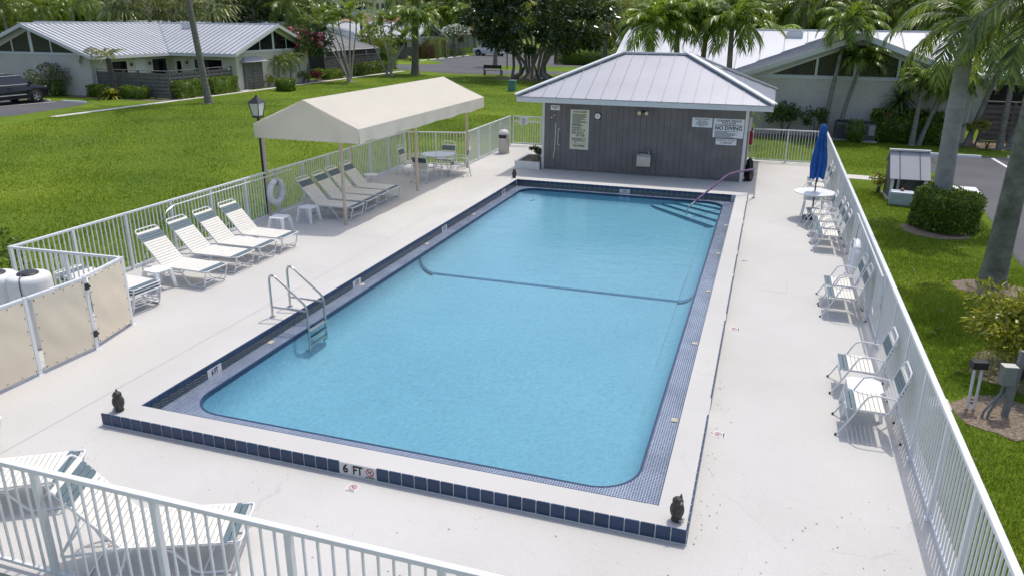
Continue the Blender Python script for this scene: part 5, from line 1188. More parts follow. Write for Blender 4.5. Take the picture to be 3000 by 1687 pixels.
t = thing('apartment_block', 'white apartment block half hidden behind the fan palms', 'building', (-124,215,G)); MB().bx(-10,10,-6,6,0,24).build('wall', pale_stucco, t)
for fz in range(7):
    for xk in (-8,-5,-2,1,4,7): MB().bx(xk-.9,xk+.9,-6.05,-6,1.2+fz*3.1,3+fz*3.1).build('window', glass_dark, t)
# ================================================================== cars
def car(label, x, y, rz, paint, suv=True):
    t = thing('parked_car', label, 'car', (x,y,G+.006), rz)   # faces +x, origin mid, length 4.8
    hw = .95; zb, zbelt, zr = .30, 1.05, 1.72 if suv else 1.62
    prof = [(-2.38,.45),(-2.36,.9),(-2.30,1.10),(-1.3,1.12),(1.05,1.10),(1.55,1.06),(2.1,.98),(2.32,.88),(2.38,.70),(2.38,.42),(2.2,.30),(-2.2,.30)]
    body = MB(); secs = [(0,1.0,0),(.80,1.0,0),(.93,.985,.0),(.965,.96,-.0)]
    V = []; n = len(prof); Ys = [-.965,-.94,-.80,.80,.94,.965]; S_ = [.965,.99,1,1,.99,.965]
    for yy, s_ in zip(Ys, S_):
        for px, pz in prof: V.append((px*s_, yy, .3+(pz-.3)*(s_ if pz > .5 else 1)))
    F = [tuple(range(n-1,-1,-1)), tuple((len(Ys)-1)*n+k for k in range(n))]+[(j*n+k, j*n+(k+1) % n, (j+1)*n+(k+1) % n, (j+1)*n+k) for j in range(len(Ys)-1) for k in range(n)]
    MB().add(V,F).build('body', paint, t, smooth=True)
    gp = [(-2.26,1.10),(-1.98,zr-.07),(-1.7,zr),(.45,zr),(.74,zr-.05),(1.52,1.07)]; m_ = len(gp); V = []
    for yy, top in ((-1,0),(1,0)):
        for k,(px,pz) in enumerate(gp): f = (pz-1.09)/(zr-1.09); V.append((px, yy*(.93-.20*f), pz))
    MB().add(V, [tuple(range(m_-1,-1,-1)), tuple(range(m_,2*m_))]+[(k,(k+1) % m_,m_+(k+1) % m_,m_+k) for k in range(m_)]).build('cabin', paint, t)
    for s_ in (-1,1):
        def sw(a, nm='side_window'):
            pts = [(px, s_*(.94-.20*((pz-1.09)/(zr-1.09))), pz) for px,pz in a]; MB().poly(pts).build(nm, car_glass, t)
        sw([(-.95,1.15),(1.18,1.15),(.70,zr-.12),(-.80,zr-.10)]); sw([(-2.02,1.15),(-1.05,1.15),(-.90,zr-.10),(-1.86,zr-.13)])
        MB().tube([(px, s_*(.948-.20*((pz-1.09)/(zr-1.09))), pz) for px,pz in [(-2.08,1.13),(1.27,1.13),(.72,zr-.075),(-1.90,zr-.085)]], .016, 6, True).build('window_trim', M('trim_silver', (.66,.67,.69), .3, .3, .03, 5), t)
        MB().bx(-1.1,.85,s_*.965-.012,s_*.965+.018,.52,.57).build('side_moulding', M('trim_silver', (.66,.67,.69)), t); MB().box((1.16,s_*1.03,1.18),(.12,.2,.16)).build('mirror', paint, t, bevel=.03)
        MB().bx(-.3,-.1,min(s_*.96,s_*.985),max(s_*.96,s_*.985),.93,.96).build('door_handle', paint, t); MB().bx(.75,.95,min(s_*.96,s_*.985),max(s_*.96,s_*.985),.93,.96).build('door_handle', paint, t) if 0 else None
        MB().box((2.26,s_*.72,.86),(.16,.34,.13)).build('headlight', lamp_glass, t, bevel=.03); MB().box((-2.34,s_*.76,.95),(.08,.28,.2)).build('tail_light', red_plastic, t, bevel=.02)
        MB().tube([(-1.9,s_*.55,zr+.03),(-1.75,s_*.57,zr+.05),(.0,s_*.57,zr+.05),(.15,s_*.55,zr+.0)], .018, 6).build('roof_rail', chrome, t)
        for wx in (-1.42,1.45):
            MB().lathe([(.0,0),(.47,0),(.47,.014),(0,.014)], 28).build('wheel_arch', rubber, t).matrix_local = Matrix.Translation((wx,s_*.955,.42)) @ Matrix.Rotation(-s_*R(90),4,'X')
            w_ = MB().lathe([(.22,-.11),(.33,-.11),(.365,-.08),(.37,0),(.365,.08),(.33,.11),(.22,.11)], 28, ring=True).build('tyre', rubber, t, smooth=True); w_.matrix_local = Matrix.Translation((wx,s_*.92,.365)) @ Matrix.Rotation(R(90),4,'X')
            MB().lathe([(.0,-.02),(.22,-.02),(.235,.10),(.215,.105),(.20,.04),(0,.04)], 24, ring=False).build('rim', dark_metal, t).matrix_local = Matrix.Translation((wx,s_*.92,.365)) @ Matrix.Rotation(-s_*R(90),4,'X')
            b = MB()
            for k in range(5): a = 2*math.pi*k/5; b.box((.115*math.cos(a),.115*math.sin(a),.07),(.22,.05,.03),a)
            b.lathe([(.205,.085),(.235,.085),(.235,.108),(.205,.108)], 24, ring=True).build('spokes', M('alloy', (.58,.58,.60), .35, .3, .05, 5), t).matrix_local = Matrix.Translation((wx,s_*.92,.365)) @ Matrix.Rotation(-s_*R(90),4,'X')
    MB().poly([(1.53,-.86,1.10),(1.53,.86,1.10),(.79,.70,zr-.065),(.79,-.70,zr-.065)]).build('windscreen', car_glass, t); MB().poly([(-2.27,.84,1.16),(-2.27,-.84,1.16),(-2.01,-.72,zr-.12),(-2.01,.72,zr-.12)]).build('rear_window', car_glass, t)
    MB().bx(2.36,2.395,-.5,.5,.55,.80).build('grille', chrome, t); return t
car('dark grey SUV parked nose-in before the ribbed roof villa', -36.05, 28.45, R(88), car_dark)
car('white car parked beyond the road behind the ficus tree', -31.9, 103.0, R(178), car_white, False)
# ================================================================== small outdoor things
t = thing('garden_bench', 'dark slatted bench on the lawn edge facing the road', 'bench', (-17.7,64.4,G)); 
for x in (-.85,.85): MB().bx(x-.04,x+.04,-.04,.04,0,.95).build('leg', dark_metal, t); MB().bx(x-.04,x+.04,.3,.38,0,.42).build('leg', dark_metal, t)
for z0,z1 in ((.62,.93),): MB().bx(-.9,.9,-.02,.02,z0,z1).build('backrest', dark_metal, t)
for k in range(4): MB().bx(-.9,.9,-.02+k*.1,.06+k*.1,.40,.43).build('slat', dark_metal, t)
t = thing('utility_pedestal', 'green utility pedestal on the shaded lawn', 'utility box', (-10.6,48.9,G)); MB().bx(-.26,.26,-.26,.26,0,.72).build('cabinet', green_box, t, bevel=.04); MB().bx(-.28,.28,-.28,.28,.70,.80).build('lid', green_box, t, bevel=.03)
t = thing('sign_post', 'thin dark post on the grass island', 'post', (-19.1,72.9,G)); MB().tube([(0,0,0),(0,0,2.3)], .06, 8).build('post', dark_metal, t); MB().bx(-.25,.25,-.03,.03,1.8,2.3).build('plate', dark_metal, t)
# pump shed
t = thing('pump_shed', 'small pump shed with a sloped grey metal roof', 'shed', (11.42,18.45,G), R(2))
MB().bx(.06,.96,.42,1.05,0,1.05).build('back_wall', wood_grey, t); 
for x in (.0,.90): MB().add([(x,0,0),(x+.08,0,0),(x+.08,.06,0),(x,.06,0),(x,0.0,.66),(x+.08,0.0,.66),(x+.08,.06,.68),(x,.06,.68)], FQ).build('corner_post', trim_white, t)
MB().extr([(.06,0),(1.05,0),(1.05,1.0),(.62,1.28),(.06,.68)], .002, .03, 'x').build('side_wall', siding_m, t); MB().extr([(.06,0),(1.05,0),(1.05,1.0),(.62,1.28),(.06,.68)], .95, .975, 'x').build('side_wall', siding_m, t)
rp_ = MB().slab([(-.06,-.10,.66),(1.04,-.10,.66),(1.04,.62,1.40),(-.06,.62,1.40)], .03).build('roof_plane', roof_metal, t); MB().slab([(1.04,1.15,1.02),(-.06,1.15,1.02),(-.06,.62,1.40),(1.04,.62,1.40)], .03).build('roof_plane', roof_metal, t)
for x in (.21,.76): seam_bar((x,-.10,.66), (x,.60,1.38), .025, .016).build('seam', wood_grey, rp_)
MB().bx(-.08,1.06,.56,.68,1.39,1.44).build('ridge_cap', trim_white, t); MB().bx(-.05,1.0,-.02,1.08,0,.05).build('sill', concrete, t)
MB().bx(.22,.29,.30,.36,.25,.62).build('meter', plastic_white, t); MB().tube([(.30,.25,.1),(.33,.2,.4),(.45,.22,.55)], .012, 6).build('hose', dark_metal, t)
t = thing('fuel_tank', 'pale blue plastic tank in front of the pump shed', 'tank', (11.75,17.75,G), R(-8)); MB().bx(-.42,.42,-.2,.2,0,.42).build('tank_body', tank_blue, t, bevel=.06); MB().lathe([(.05,.42),(.05,.47),(.03,.5),(0,.5)], 12, (-.1,0,0)).build('cap', M('copper_cap', (.35,.14,.06), .5), t); MB().tube([(.25,0,.41),(.3,.1,.5),(.4,.25,.48)], .025, 8).build('pipe', plastic_white, t)
t = thing('cable_post', 'twin white conduit stub under a black box in the mulch', 'cable post', (10.82,4.35,G), R(15))
for x in (-.045,.045): MB().tube([(x,0,-.02),(x*1.1,.03,.62)], .02, 8).build('conduit', white_metal, t, smooth=True)
MB().box((0,.04,.665),(.2,.13,.11)).build('junction_box', dark_metal, t, bevel=.01)
t = thing('utility_box', 'grey utility box strapped to a leaning grey post in the mulch', 'utility box', (11.22,4.30,G), R(10))
MB().add([(-.035,-.035,-.02),(.035,-.035,-.02),(.035,.035,-.02),(-.035,.035,-.02),(.03,-.0,.95),(.10,0,.95),(.10,.07,.95),(.03,.07,.95)], FQ).build('post', M('grey_post', (.22,.22,.22), .8, 0, .15, 9), t)
MB().box((-.10,-.04,.62),(.17,.13,.26)).build('cabinet', M('box_grey', (.27,.27,.26), .6, 0, .08, 9), t, bevel=.008); MB().box((-.10,-.04,.758),(.18,.14,.012)).build('lid', M('box_lid', (.55,.54,.50), .6), t)
for k in range(2): MB().tube([(-.13+k*.06,-.05,.5),(-.14+k*.06,-.06,.36),(-.24+k*.05,-.10,.24),(-.33+k*.07,-.12,.10),(-.34+k*.07,-.12,-.02)], .018, 8).build('conduit', M('grey_post', (.22,.22,.22)), t, smooth=True)
t = thing('valve_cover', 'pale concrete valve cover half under the fence edge', 'cover', (10.42,4.25,G)); MB().bx(-.18,.12,-.15,.18,0,.07).build('frame', concrete, t); MB().bx(-.16,.10,-.13,.16,.071,.085).build('lid', concrete, t)
for i,(x,y) in enumerate(((11.0,33.0-1.55),(11.95,31.2))):
    t = thing('air_conditioner', ['grey air conditioning unit between the leaning palms and wall','grey air conditioning unit behind the small clipped shrub'][i], 'air conditioner', (x,y,G)); MB().bx(-.36,.36,-.36,.36,.05,.80).build('cabinet', M('ac_grey', (.14,.14,.14), .6, 0, .1, 9), t, bevel=.03); MB().lathe([(0,.80),(.33,.80),(.35,.83),(.33,.86),(0,.87)], 24).build('fan_guard', dark_metal, t)
    for k in range(12): MB().bx(-.33,.33,-.368,-.362,.12+k*.05,.14+k*.05).build('louvre', dark_metal, t)
    MB().bx(.05,.30,-.372,-.363,.30,.72).build('panel', M('ac_panel', (.36,.36,.35), .6), t); MB().bx(-.45,.45,-.45,.45,0,.05).build('pad', concrete, t)
# ================================================================== planting
def px_x(px, y):   # x on the view ray of column px (horizontal ray) at depth y
    d = f_ + (px-1500)/2237.7*r_; v = d.z/u_.z; d = d - u_*v; return 7.708+(y+6.626)*d.x/d.y
# --- near right
t = thing('royal_palm', 'grey-trunked royal palm rising out of the round hedge', 'palm tree', (12.38,16.3,G)); _, e = trunk([(0,0,-.05),(-.02,0,1.3),(-.06,0,2.6),(-.08,0,4.0)], .25, .19, mat_trunk('royal_trunk', (.34,.33,.305), .16, 3.2, .3, .12), t, 18, 1.25)
MB().tube([e, e+Vector((-.02,0,.6)), e+Vector((-.03,0,1.25))], [.19,.16,.08], 14).build('crown_shaft', M('shaft_dry', (.24,.22,.13), .7, 0, .35, 6), t, smooth=True); link('crown', ROYAL, t, e+Vector((-.03,0,1.15)), 0, (0,0,.6), .9)
t = thing('royal_palm', 'thick mossy palm trunk in a ring of bark mulch', 'palm tree', (12.42,10.5,G)); _, e = trunk([(0,0,-.05),(.02,0,1.6),(.03,0,3.4),(.05,.1,5.6)], .235, .17, mat_trunk('mossy_trunk', (.20,.20,.155), .32, 4.0, .85, .15), t, 20, 1.35)
link('crown', ROYAL, t, e, 0, (0,0,2.2), .95)
hedge('round clipped hedge wrapped round the royal palm', 11.60,13.15,14.45,16.45,.86, 5200, .105, fol_hedge, None, True, 3)
shrub('yellow-green croton bush beside the utility box', 11.75, 5.75, .78, .56, 3000, .105, fol_yellow, .25, 5, 6)
shrub('dark green bush at the fence mulch bed', 12.35, 4.7, .75, .6, 1500, .13, fol_hedge, .1, 6, 5)
shrub('small yellow croton by the pump shed corner', 12.75, 19.0, .32, .25, 260, .12, fol_yellow, .1, 7, 3); shrub('small yellow croton at the pool side of the pump shed', 11.2, 19.4, .28, .28, 200, .12, fol_yellow, .1, 8, 3)
rosette('bright green shrub behind the chlorine tanks', -4.9, 2.1, 2, .4, .05, fol_hedge, 3) if 0 else shrub('bright green shrub behind the chlorine tanks', -5.35, 3.0, .5, .55, 1300, .12, fol_hedge, .35, 9, 4)
# --- right villa planting
PG = 'slender palms by the parking side villa'
palm('leaning slender palm before the villa gable, taller of two', 10.15, 34.0-2.6, 4.9, XMAS[0], 1.05, (.45,.3), (.11,.075), trunk_grey, PG, curve=.1)
palm('leaning slender palm before the villa gable, shorter of two', 10.75, 31.4, 3.5, XMAS[1], .8, (.65,.2), (.10,.07), trunk_grey, PG, seed=1, curve=.1)
palm('slender palm in the villa bed beside the dracaena', 13.75, 30.6, 2.75, XMAS[2], .75, (.05,0), (.12,.07), trunk_grey, PG, seed=2)
palm('slender palm in the villa bed leaning over the wall', 14.05, 30.8, 2.5, XMAS[0], .8, (.6,.1), (.11,.07), trunk_grey, PG, seed=3)
palm('slender palm in the villa bed with steep lean', 13.95, 31.0, 2.9, XMAS[1], .8, (1.1,.1), (.11,.07), trunk_grey, PG, seed=4)
palm('slender palm before the villa corner leaning to the lot', 16.0, 31.3, 3.6, COCO[1], .62, (.75,0), (.13,.08), trunk_grey, PG, seed=5)
palm('upright palm before the villa corner window', 17.2, 30.9, 4.3, COCO[0], .72, (-.1,0), (.13,.085), trunk_grey, PG, seed=6)
palm('palm at the lot edge leaning towards the villa window', 17.5, 30.9, 3.7, COCO[2], .7, (.9,.2), (.13,.08), trunk_grey, PG, seed=7)
palm('palm further along the lot edge', 19.6, 30.6, 4.4, COCO[1], .8, (.4,0), (.14,.09), trunk_grey, PG, seed=8)
hedge('leafy hedge in front of the villa wall beside the slender palms', 12.15,14.9,30.9,31.8,1.35, 2600, .17, fol_hedge, None, False, 11); shrub('reddish shrub topping the villa wall hedge', 12.9, 31.1, .7, .22, 170, .15, fol_rust, 1.05, 12, 3)
hedge('small clipped shrub between the air conditioning units', 11.15,11.75,30.5,30.95,.95, 600, .10, fol_hedge, None, False, 13)
shrub('round dark shrub at the villa wall behind the short fence', 8.45, 31.3, .8, .55, 700, .2, fol_plum, .35, 14, 4); shrub('smaller dark shrub at the villa wall', 9.75, 31.2, .5, .5, 420, .2, fol_plum, .35, 15, 3)
rosette('dracaena with a mop of strap leaves against the villa wall', 13.15, 31.6, 70, 1.15, .11, fol_plum, 16, up=(80,-45), zc=1.75); MB().tube([(0,0,0),(0,0,1.8)], .05, 8).build('trunk', trunk_grey, bpy.context.scene.objects[-1] if 0 else [o for o in bpy.data.objects if o.name.startswith('strap_leaf_plant')][-1])
for i,(x,y) in enumerate(((15.2,30.7),(16.6,30.4),(18.2,30.3),(19.5,30.5))): rosette('low spiky plant in the bed along the lot', x, y, 26, .55, .05, fol_plum if i % 2 else fol_hedge, 20+i, group='low spiky plants along the lot')
shrub('orange croton by the villa corner', 16.2, 30.9, .42, .35, 260, .17, fol_yellow, .5, 25, 3); shrub('reddish shrub in the lot bed', 18.8, 31.4, .7, .6, 400, .2, fol_red, .5, 26, 3)
# --- behind pool house
HG = 'arching palms behind the pool house'
for i,(x,y,h,s,l) in enumerate(((2.35,28.6,4.7,1.2,'arching palm behind the pool house, nearest the ficus tree'),(3.6,29.6,5.1,1.2,'arching palm behind the pool house ridge, middle of the row'),(4.5,30.4,4.9,1.1,'arching palm behind the pool house ridge, set back in the row'),(5.95,29.2,4.8,1.25,'arching palm behind the pool house, standing apart before the villa roof'),(7.3,46.5,4.0,1.2,'arching palm rising over the villa ridge'))):
    palm(l, x, y, h, XMAS[i % 3], s, (.15*(-1)**i,.1), (.16,.10), trunk_grey, HG, seed=i*1.3)
palm('low bushy palm behind the pool house hip', 5.2, 27.8, 1.6, COCO[1], .75, (0,0), (.15,.12), trunk_dark, HG, seed=3)
palm('low palm leaning behind the pool house hip end', 5.75, 27.4, 1.25, COCO[2], .7, (.1,0), (.15,.12), trunk_dark, HG, seed=5)
# --- banyan
t = thing('ficus_tree', 'massive dark ficus tree with many aerial root trunks', 'tree', (-12.7,61.2,G)); random.seed(5)
for i in range(13):
    a = i*2*math.pi/13+random.uniform(-.2,.2); r0_ = random.uniform(.5,1.5); 
    MB().tube([(r0_*1.5*math.cos(a),r0_*1.2*math.sin(a),-.05),(r0_*.9*math.cos(a),r0_*.7*math.sin(a),.45),(r0_*.7*math.cos(a)+random.uniform(-.3,.3),r0_*.5*math.sin(a),1.2),(r0_*1.3*math.cos(a),r0_*math.sin(a),2.3),(r0_*2.6*math.cos(a),r0_*2.2*math.sin(a),4.2)], [.26,.16,.13,.13,.06], 10).build('trunk', trunk_grey, t, smooth=True)
MB().tube([(-1.9,-.3,-.05),(-1.75,-.2,1),(-1.8,-.2,2.4)], .13, 10).build('trunk', trunk_grey, t, smooth=True)
link('crown', crown_broad('crown', fol_dark, 20000, 6.7, 5.8, 4.4, 210, .44, .42, 5, hollow=.45, low=-.8), t, (.1,0,5.5))
# --- fan palms, island trees
SG = 'fan palms beyond the road'
palm('tall fan palm beside the ficus, thick pale trunk', -8.6, 72.5, 4.7, SABAL[0], 1.75, (0,0), (.28,.24), trunk_grey, SG); palm('fan palm beside the ficus, half behind its neighbour', -7.4, 75, 4.9, SABAL[1], 1.7, (.1,0), (.26,.22), trunk_grey, SG, seed=2); palm('fan palm nearest the distant villa gable', -5.9, 73, 4.2, SABAL[0], 1.5, (.2,0), (.2,.16), trunk_grey, SG, seed=4)
t = thing('island_tree', 'small bare-trunked tree on the grass island', 'tree', (-22.1,77.6,G)); trunk([(0,0,-.05),(.05,0,1.2),(.2,0,2.4)], .28, .2, trunk_grey, t); link('crown', BELTD[0], t, (.2,0,3.3), 0, None, .55)
# --- left lawn palms
t = palm('tall coconut palm standing alone on the lawn', -25.38, 33.6, 10.2, COCO[0], 1.3, (-1.05,0), (.20,.155), mat_trunk('coco_trunk', (.21,.19,.165), .2, 4.0, .4))
def clump(label, x, y, tops, sc_, g):
    t = thing('palm_clump', label, 'palm clump', (x,y,G), 0, g)
    for i,(dx,dy,h) in enumerate(tops):
        b0 = (random.uniform(-.3,.3), random.uniform(-.2,.2), -.05); _, e = trunk([b0,(b0[0]+dx*.42,b0[1]+dy*.42,h*.5),(dx,dy,h)], .085, .05, trunk_pale, t)
        MB().tube([e,e+Vector((dx*.05,dy*.05,.55))], [.065,.04], 8).build('crown_shaft', green_shaft, t); link('crown', ARECA[i % 2], t, e+Vector((dx*.05,dy*.05,.5)), 0, (dx*.1,dy*.1,i*1.9), sc_)
clump('cluster palm with six fanned pale stems on the lawn edge', -25.9, 52.0, [(-2.6,.2,3.6),(-1.5,.3,4.0),(-.6,-.3,4.4),(.2,.2,4.9),(.9,-.2,4.0),(-1.9,-.4,4.5)], 1.05, 'cluster palms along the footpath')
clump('cluster palm with slanting stems beyond the six-stemmed one', -26.1, 59.6, [(-2.0,.2,3.4),(-.5,0,4.3),(.3,.1,4.1),(1.6,.1,2.9),(1.1,-.2,2.3),(-.9,.4,3.7)], 1.0, 'cluster palms along the footpath')
palm('stout palm with a bright green crown by the road bend', -24.8, 62.3, 4.9, XMAS[1], 1.75, (.2,0), (.36,.30), M('stout_trunk', (.20,.18,.15), .9, 0, .25, 3, .5, 18))
# courtyard palm with big bract, hedges etc.
t = palm('scruffy palm with one long drooping dead frond before the louvred fence', -32.9, 33.9, 2.5, crown_palm('palm_crown', fol_sabal, 8, 1.45, 20, .42, .07, (78,25), (75,115), .5, 81), 1.0, (-.15,0), (.20,.15), trunk_dark, None)
V_, F2_ = frond_np(3.3, 34, 42, 125, .5, .06, .9, 12, 35, np.random.default_rng(4)); link('dead_frond', npmesh('dead_frond', V_, F2_, foliage('dead_frond', (.10,.075,.04), (.24,.19,.11), .2)), t, (-.15,0,2.5), 0, (0,0,R(175)))
rosette('clump of broad pale leaves at the scruffy palm foot', -32.75, 33.4, 46, 1.15, .2, fol_yellow, 31)
HL = 'clipped hedges along the ribbed roof villa fence'
hedge('clipped hedge on the SUV side of the broad-leaved clump', -35.0,-33.2,33.6,34.2,.75, 1500, .12, None, HL, False, 32); hedge('clipped hedge on the footpath side of the broad-leaved clump', -32.3,-30.4,33.6,34.2,.75, 1500, .12, None, HL, False, 33)
hedge('tall clipped hedge block at the louvred fence corner', -28.95,-28.35,34.6,37.0,1.12, 1900, .13, None, HL, False, 34); hedge('tall clipped hedge block behind the coconut trunk', -28.95,-28.35,37.9,40.6,1.12, 2000, .13, None, HL, False, 35)
hedge('square clipped bush below the two small date palms', -26.4,-25.2,42.0,43.0,.85, 1300, .12, None, None, False, 36); hedge('low hedge behind the dark SUV', -41.5,-37.0,33.2,33.9,.95, 1500, .15, None, None, False, 37)
shrub('pale bare-stemmed shrub against the villa end wall', -37.7, 33.3, 1.05, .85, 3000, .13, foliage('pale_leaf', (.10,.115,.06), (.30,.32,.19), .2), .35, 38, 16); rosette('dark spiky plant against the villa end wall', -41.3, 33.4, 26, .8, .07, fol_red, 39, zc=.7)
for i,(x,y) in enumerate(((-28.9,46.2),(-28.6,47.4))): palm(['small date palm beside the entry kiosk','small date palm further from the entry kiosk'][i], x, y, 1.75+.15*i, DATE[0], 1.25, (.1,0), (.10,.08), trunk_grey, 'small date palms', seed=i*2)
for i,(x,y,m_) in enumerate(((-29.2,45.2,fol_yellow),(-28.9,49.6,fol_hedge),(-28.9,51.4,fol_red),(-29.3,52.6,fol_hedge))): shrub(['yellow croton by the kiosk','green shrub under the plumeria','red-leaved cordyline under the plumeria','green shrub past the cordyline'][i], x, y, .55, .4, 420, .17, m_, .1, 40+i, 4)
t = thing('plumeria_tree', 'plumeria tree with pink flower clusters beside the villa', 'tree', (-29.1,50.6,G)); 
for a in ((.2,0,1.5),(-.4,.2,1.6)): trunk([(0,0,-.05),(a[0]*.5,a[1],.9),a], .11, .08, trunk_grey, t)
link('crown', crown_broad('crown', fol_plum, 3600, 2.1, 2.1, 1.5, 60, .36, .32, 45, hollow=.3), t, (-.2,0,3.0))
g_ = np.random.default_rng(5); V = []; 
for k in range(26):
    u = g_.normal(size=3); u /= np.linalg.norm(u); u[2] = abs(u[2])*.9; u[1] = -abs(u[1]); c_ = u*np.array([2.2,2.2,1.65])+np.array([-.2,0,2.9]); V.append(c_+g_.normal(size=(12,3))*.14)
V = np.concatenate(V); VV, FF = leaves_np(V, g_.normal(size=V.shape), np.full(len(V),.17), .9); link('blossom', npmesh('blossom', VV, FF, flower_pink), t)
hedge('clipped hedge in front of the louvred fence, near the cluster palm', -29.5,-28.5,53.0,55.4,.75, 1300, .14, None, 'clipped hedges along the footpath', False, 46); hedge('long clipped hedge below the screened patio', -29.4,-28.5,57.4,65.2,1.0, 2600, .17, None, 'clipped hedges along the footpath', False, 47)
shrub('leafy tree behind the second cluster palm', -31.2, 66.5, 1.9, 1.7, 1500, .3, fol_tree, .8, 48, 4, name='garden_tree', cat='tree'); hedge('tall hedge behind the second cluster palm', -31.5,-30.2,66.5,69.5,1.9, 1400, .2, None, None, False, 49)
for i,(x,y,r,m_) in enumerate(((-36.9,91.5,1.15,'brown'),(-36.3,93.7,1.7,'b'),(-37.5,96,1.7,'g'))):
    hedge(['low round rust-coloured clipped ball bush','large round clipped ball bush, brownish','green round clipped ball bush behind the brown ones'][i], x-r,x+r,y-r,y+r,r*1.5, 1500, .16, fol_rust if i == 0 else (fol_sabal if i == 1 else fol_hedge), None, True, 50+i, 'topiary', 'ball_bush')
t = shrub('white-flowering shrub by the far louvred fence', -35.6, 99.5, 2.3, 1.3, 900, .34, fol_plum, 1.6, 53, 4); g_ = np.random.default_rng(6); u = g_.normal(size=(420,3)); u /= np.linalg.norm(u,axis=1,keepdims=True); u[:,2] = np.abs(u[:,2]); VV, FF = leaves_np(u*np.array([2.4,2.4,1.45])+np.array([0,0,2.9]), g_.normal(size=u.shape), np.full(420,.26), .9); link('blossom', npmesh('blossom', VV, FF, flower_white), t)
rosette('yellowish spiky plant at the villa driveway corner', -35.6, 84.0, 40, 1.2, .1, fol_yellow, 54); hedge('long clipped hedge beyond the road under the louvred fence', -16.8,-7.0,84.6,85.7,1.6, 3000, .2, None, None, False, 55)
for i,(x,y) in enumerate(((-35.6,102.5),(-35.8,106),(-35.4,97.2))): shrub('low green shrub along the far louvred fence', x, y, .9, .5, 240, .24, fol_hedge, .1, 56+i, 3, 'low shrubs along the far fence')
pot = thing('potted_plant', 'small leafy plant in a clay pot in the planter', 'potted plant', (.02,19.4,DZ+.17)); MB().lathe([(0,0),(.13,0),(.17,.24),(.18,.25),(.15,.25),(0,.2)], 20).build('pot', M('clay_pot', (.30,.25,.19), .85, 0, .1, 9), pot, smooth=True); link('foliage', crown_broad('foliage', fol_plum, 260, .20, .20, .15, 14, .13, .4, 60, hollow=.2), pot, (0,0,.42))
# --- background belts
TB = 'trees beyond the villas'; PB = 'palms beyond the villas'
def belt_tree(px, y, h, s, dark=False, i=0):
    x = px_x(px, y); t = thing('background_tree', 'dark leafy tree in the belt beyond the villas' if dark else 'leafy green tree in the belt beyond the villas', 'tree', (x,y,G), random.uniform(0,6), ('dark ' if dark else 'green ')+TB)
    trunk([(0,0,-.05),(.1,0,h*.4),(0,.1,h*.7)], .22, .12, trunk_grey, t, 8); link('crown', BELTD[0] if dark else BELT[i % 3], t, (0,0,h-2.4*s), 0, (0,0,random.uniform(0,6)), (s*random.uniform(.9,1.2),s*random.uniform(.9,1.2),s*random.uniform(.85,1.1)))
def belt_palm(px, y, h, kind, s, i=0, lbl=None):
    lb = {'c':'feathery palm in the belt beyond the villas','f':'fan palm in the belt beyond the villas','x':'bright arching palm in the belt beyond the villas'}[kind]
    k = {'c':COCO[i % 3],'f':SABAL[i % 2],'x':XMAS[i % 3]}[kind]
    palm(lb, px_x(px,y), y, h, k, s, (random.uniform(-.5,.5),0), (.2,.15), trunk_grey if kind != 'f' else trunk_dark, {'c':'feathery palms','f':'fan palms','x':'bright arching palms'}[kind]+' beyond the villas', name='background_palm', seed=i*1.1)
random.seed(21)
for i,(px,y,h,k,s) in enumerate([(15,62,6.2,'c',1.2),(120,66,5.8,'c',1.2),(205,64,6.0,'x',1.5),(265,60,6.6,'c',1.1),(362,58,6.4,'f',1.9),(300,70,6.5,'x',1.5),(432,62,10,'c',1.2),(508,60,5.9,'f',1.9),(560,64,6.4,'f',1.8),(625,61,6.2,'f',2.0),(845,70,6.4,'c',1.5),(905,74,6.8,'c',1.5),(955,82,7.2,'c',1.5),(1060,86,7.8,'f',2.0),(1230,122,7.0,'c',2.6),(1265,124,8.3,'c',2.8),(1330,118,7.2,'c',2.6),(1300,114,5.6,'x',2.2),(1370,112,5.4,'x',2.2),(1390,120,8.2,'c',2.4),(1345,128,8.5,'c',2.6),(1160,140,10.5,'c',3.0),(1820,96,5.6,'x',1.8),(1935,74,6.4,'x',1.7),(2010,70,6.2,'c',1.6),(2110,72,6.6,'c',1.6),(2180,76,6.9,'x',1.7),(2280,70,5.5,'x',1.6),(2350,68,6.6,'c',1.5),(2430,66,7.0,'c',1.5),(2520,70,6.6,'c',1.6),(2600,66,7.1,'f',1.9),(2680,64,6.7,'c',1.5),(2760,68,7.2,'c',1.6),(2850,66,6.9,'c',1.5),(2940,64,6.6,'f',1.8)]): belt_palm(px, y, h, k, s, i)
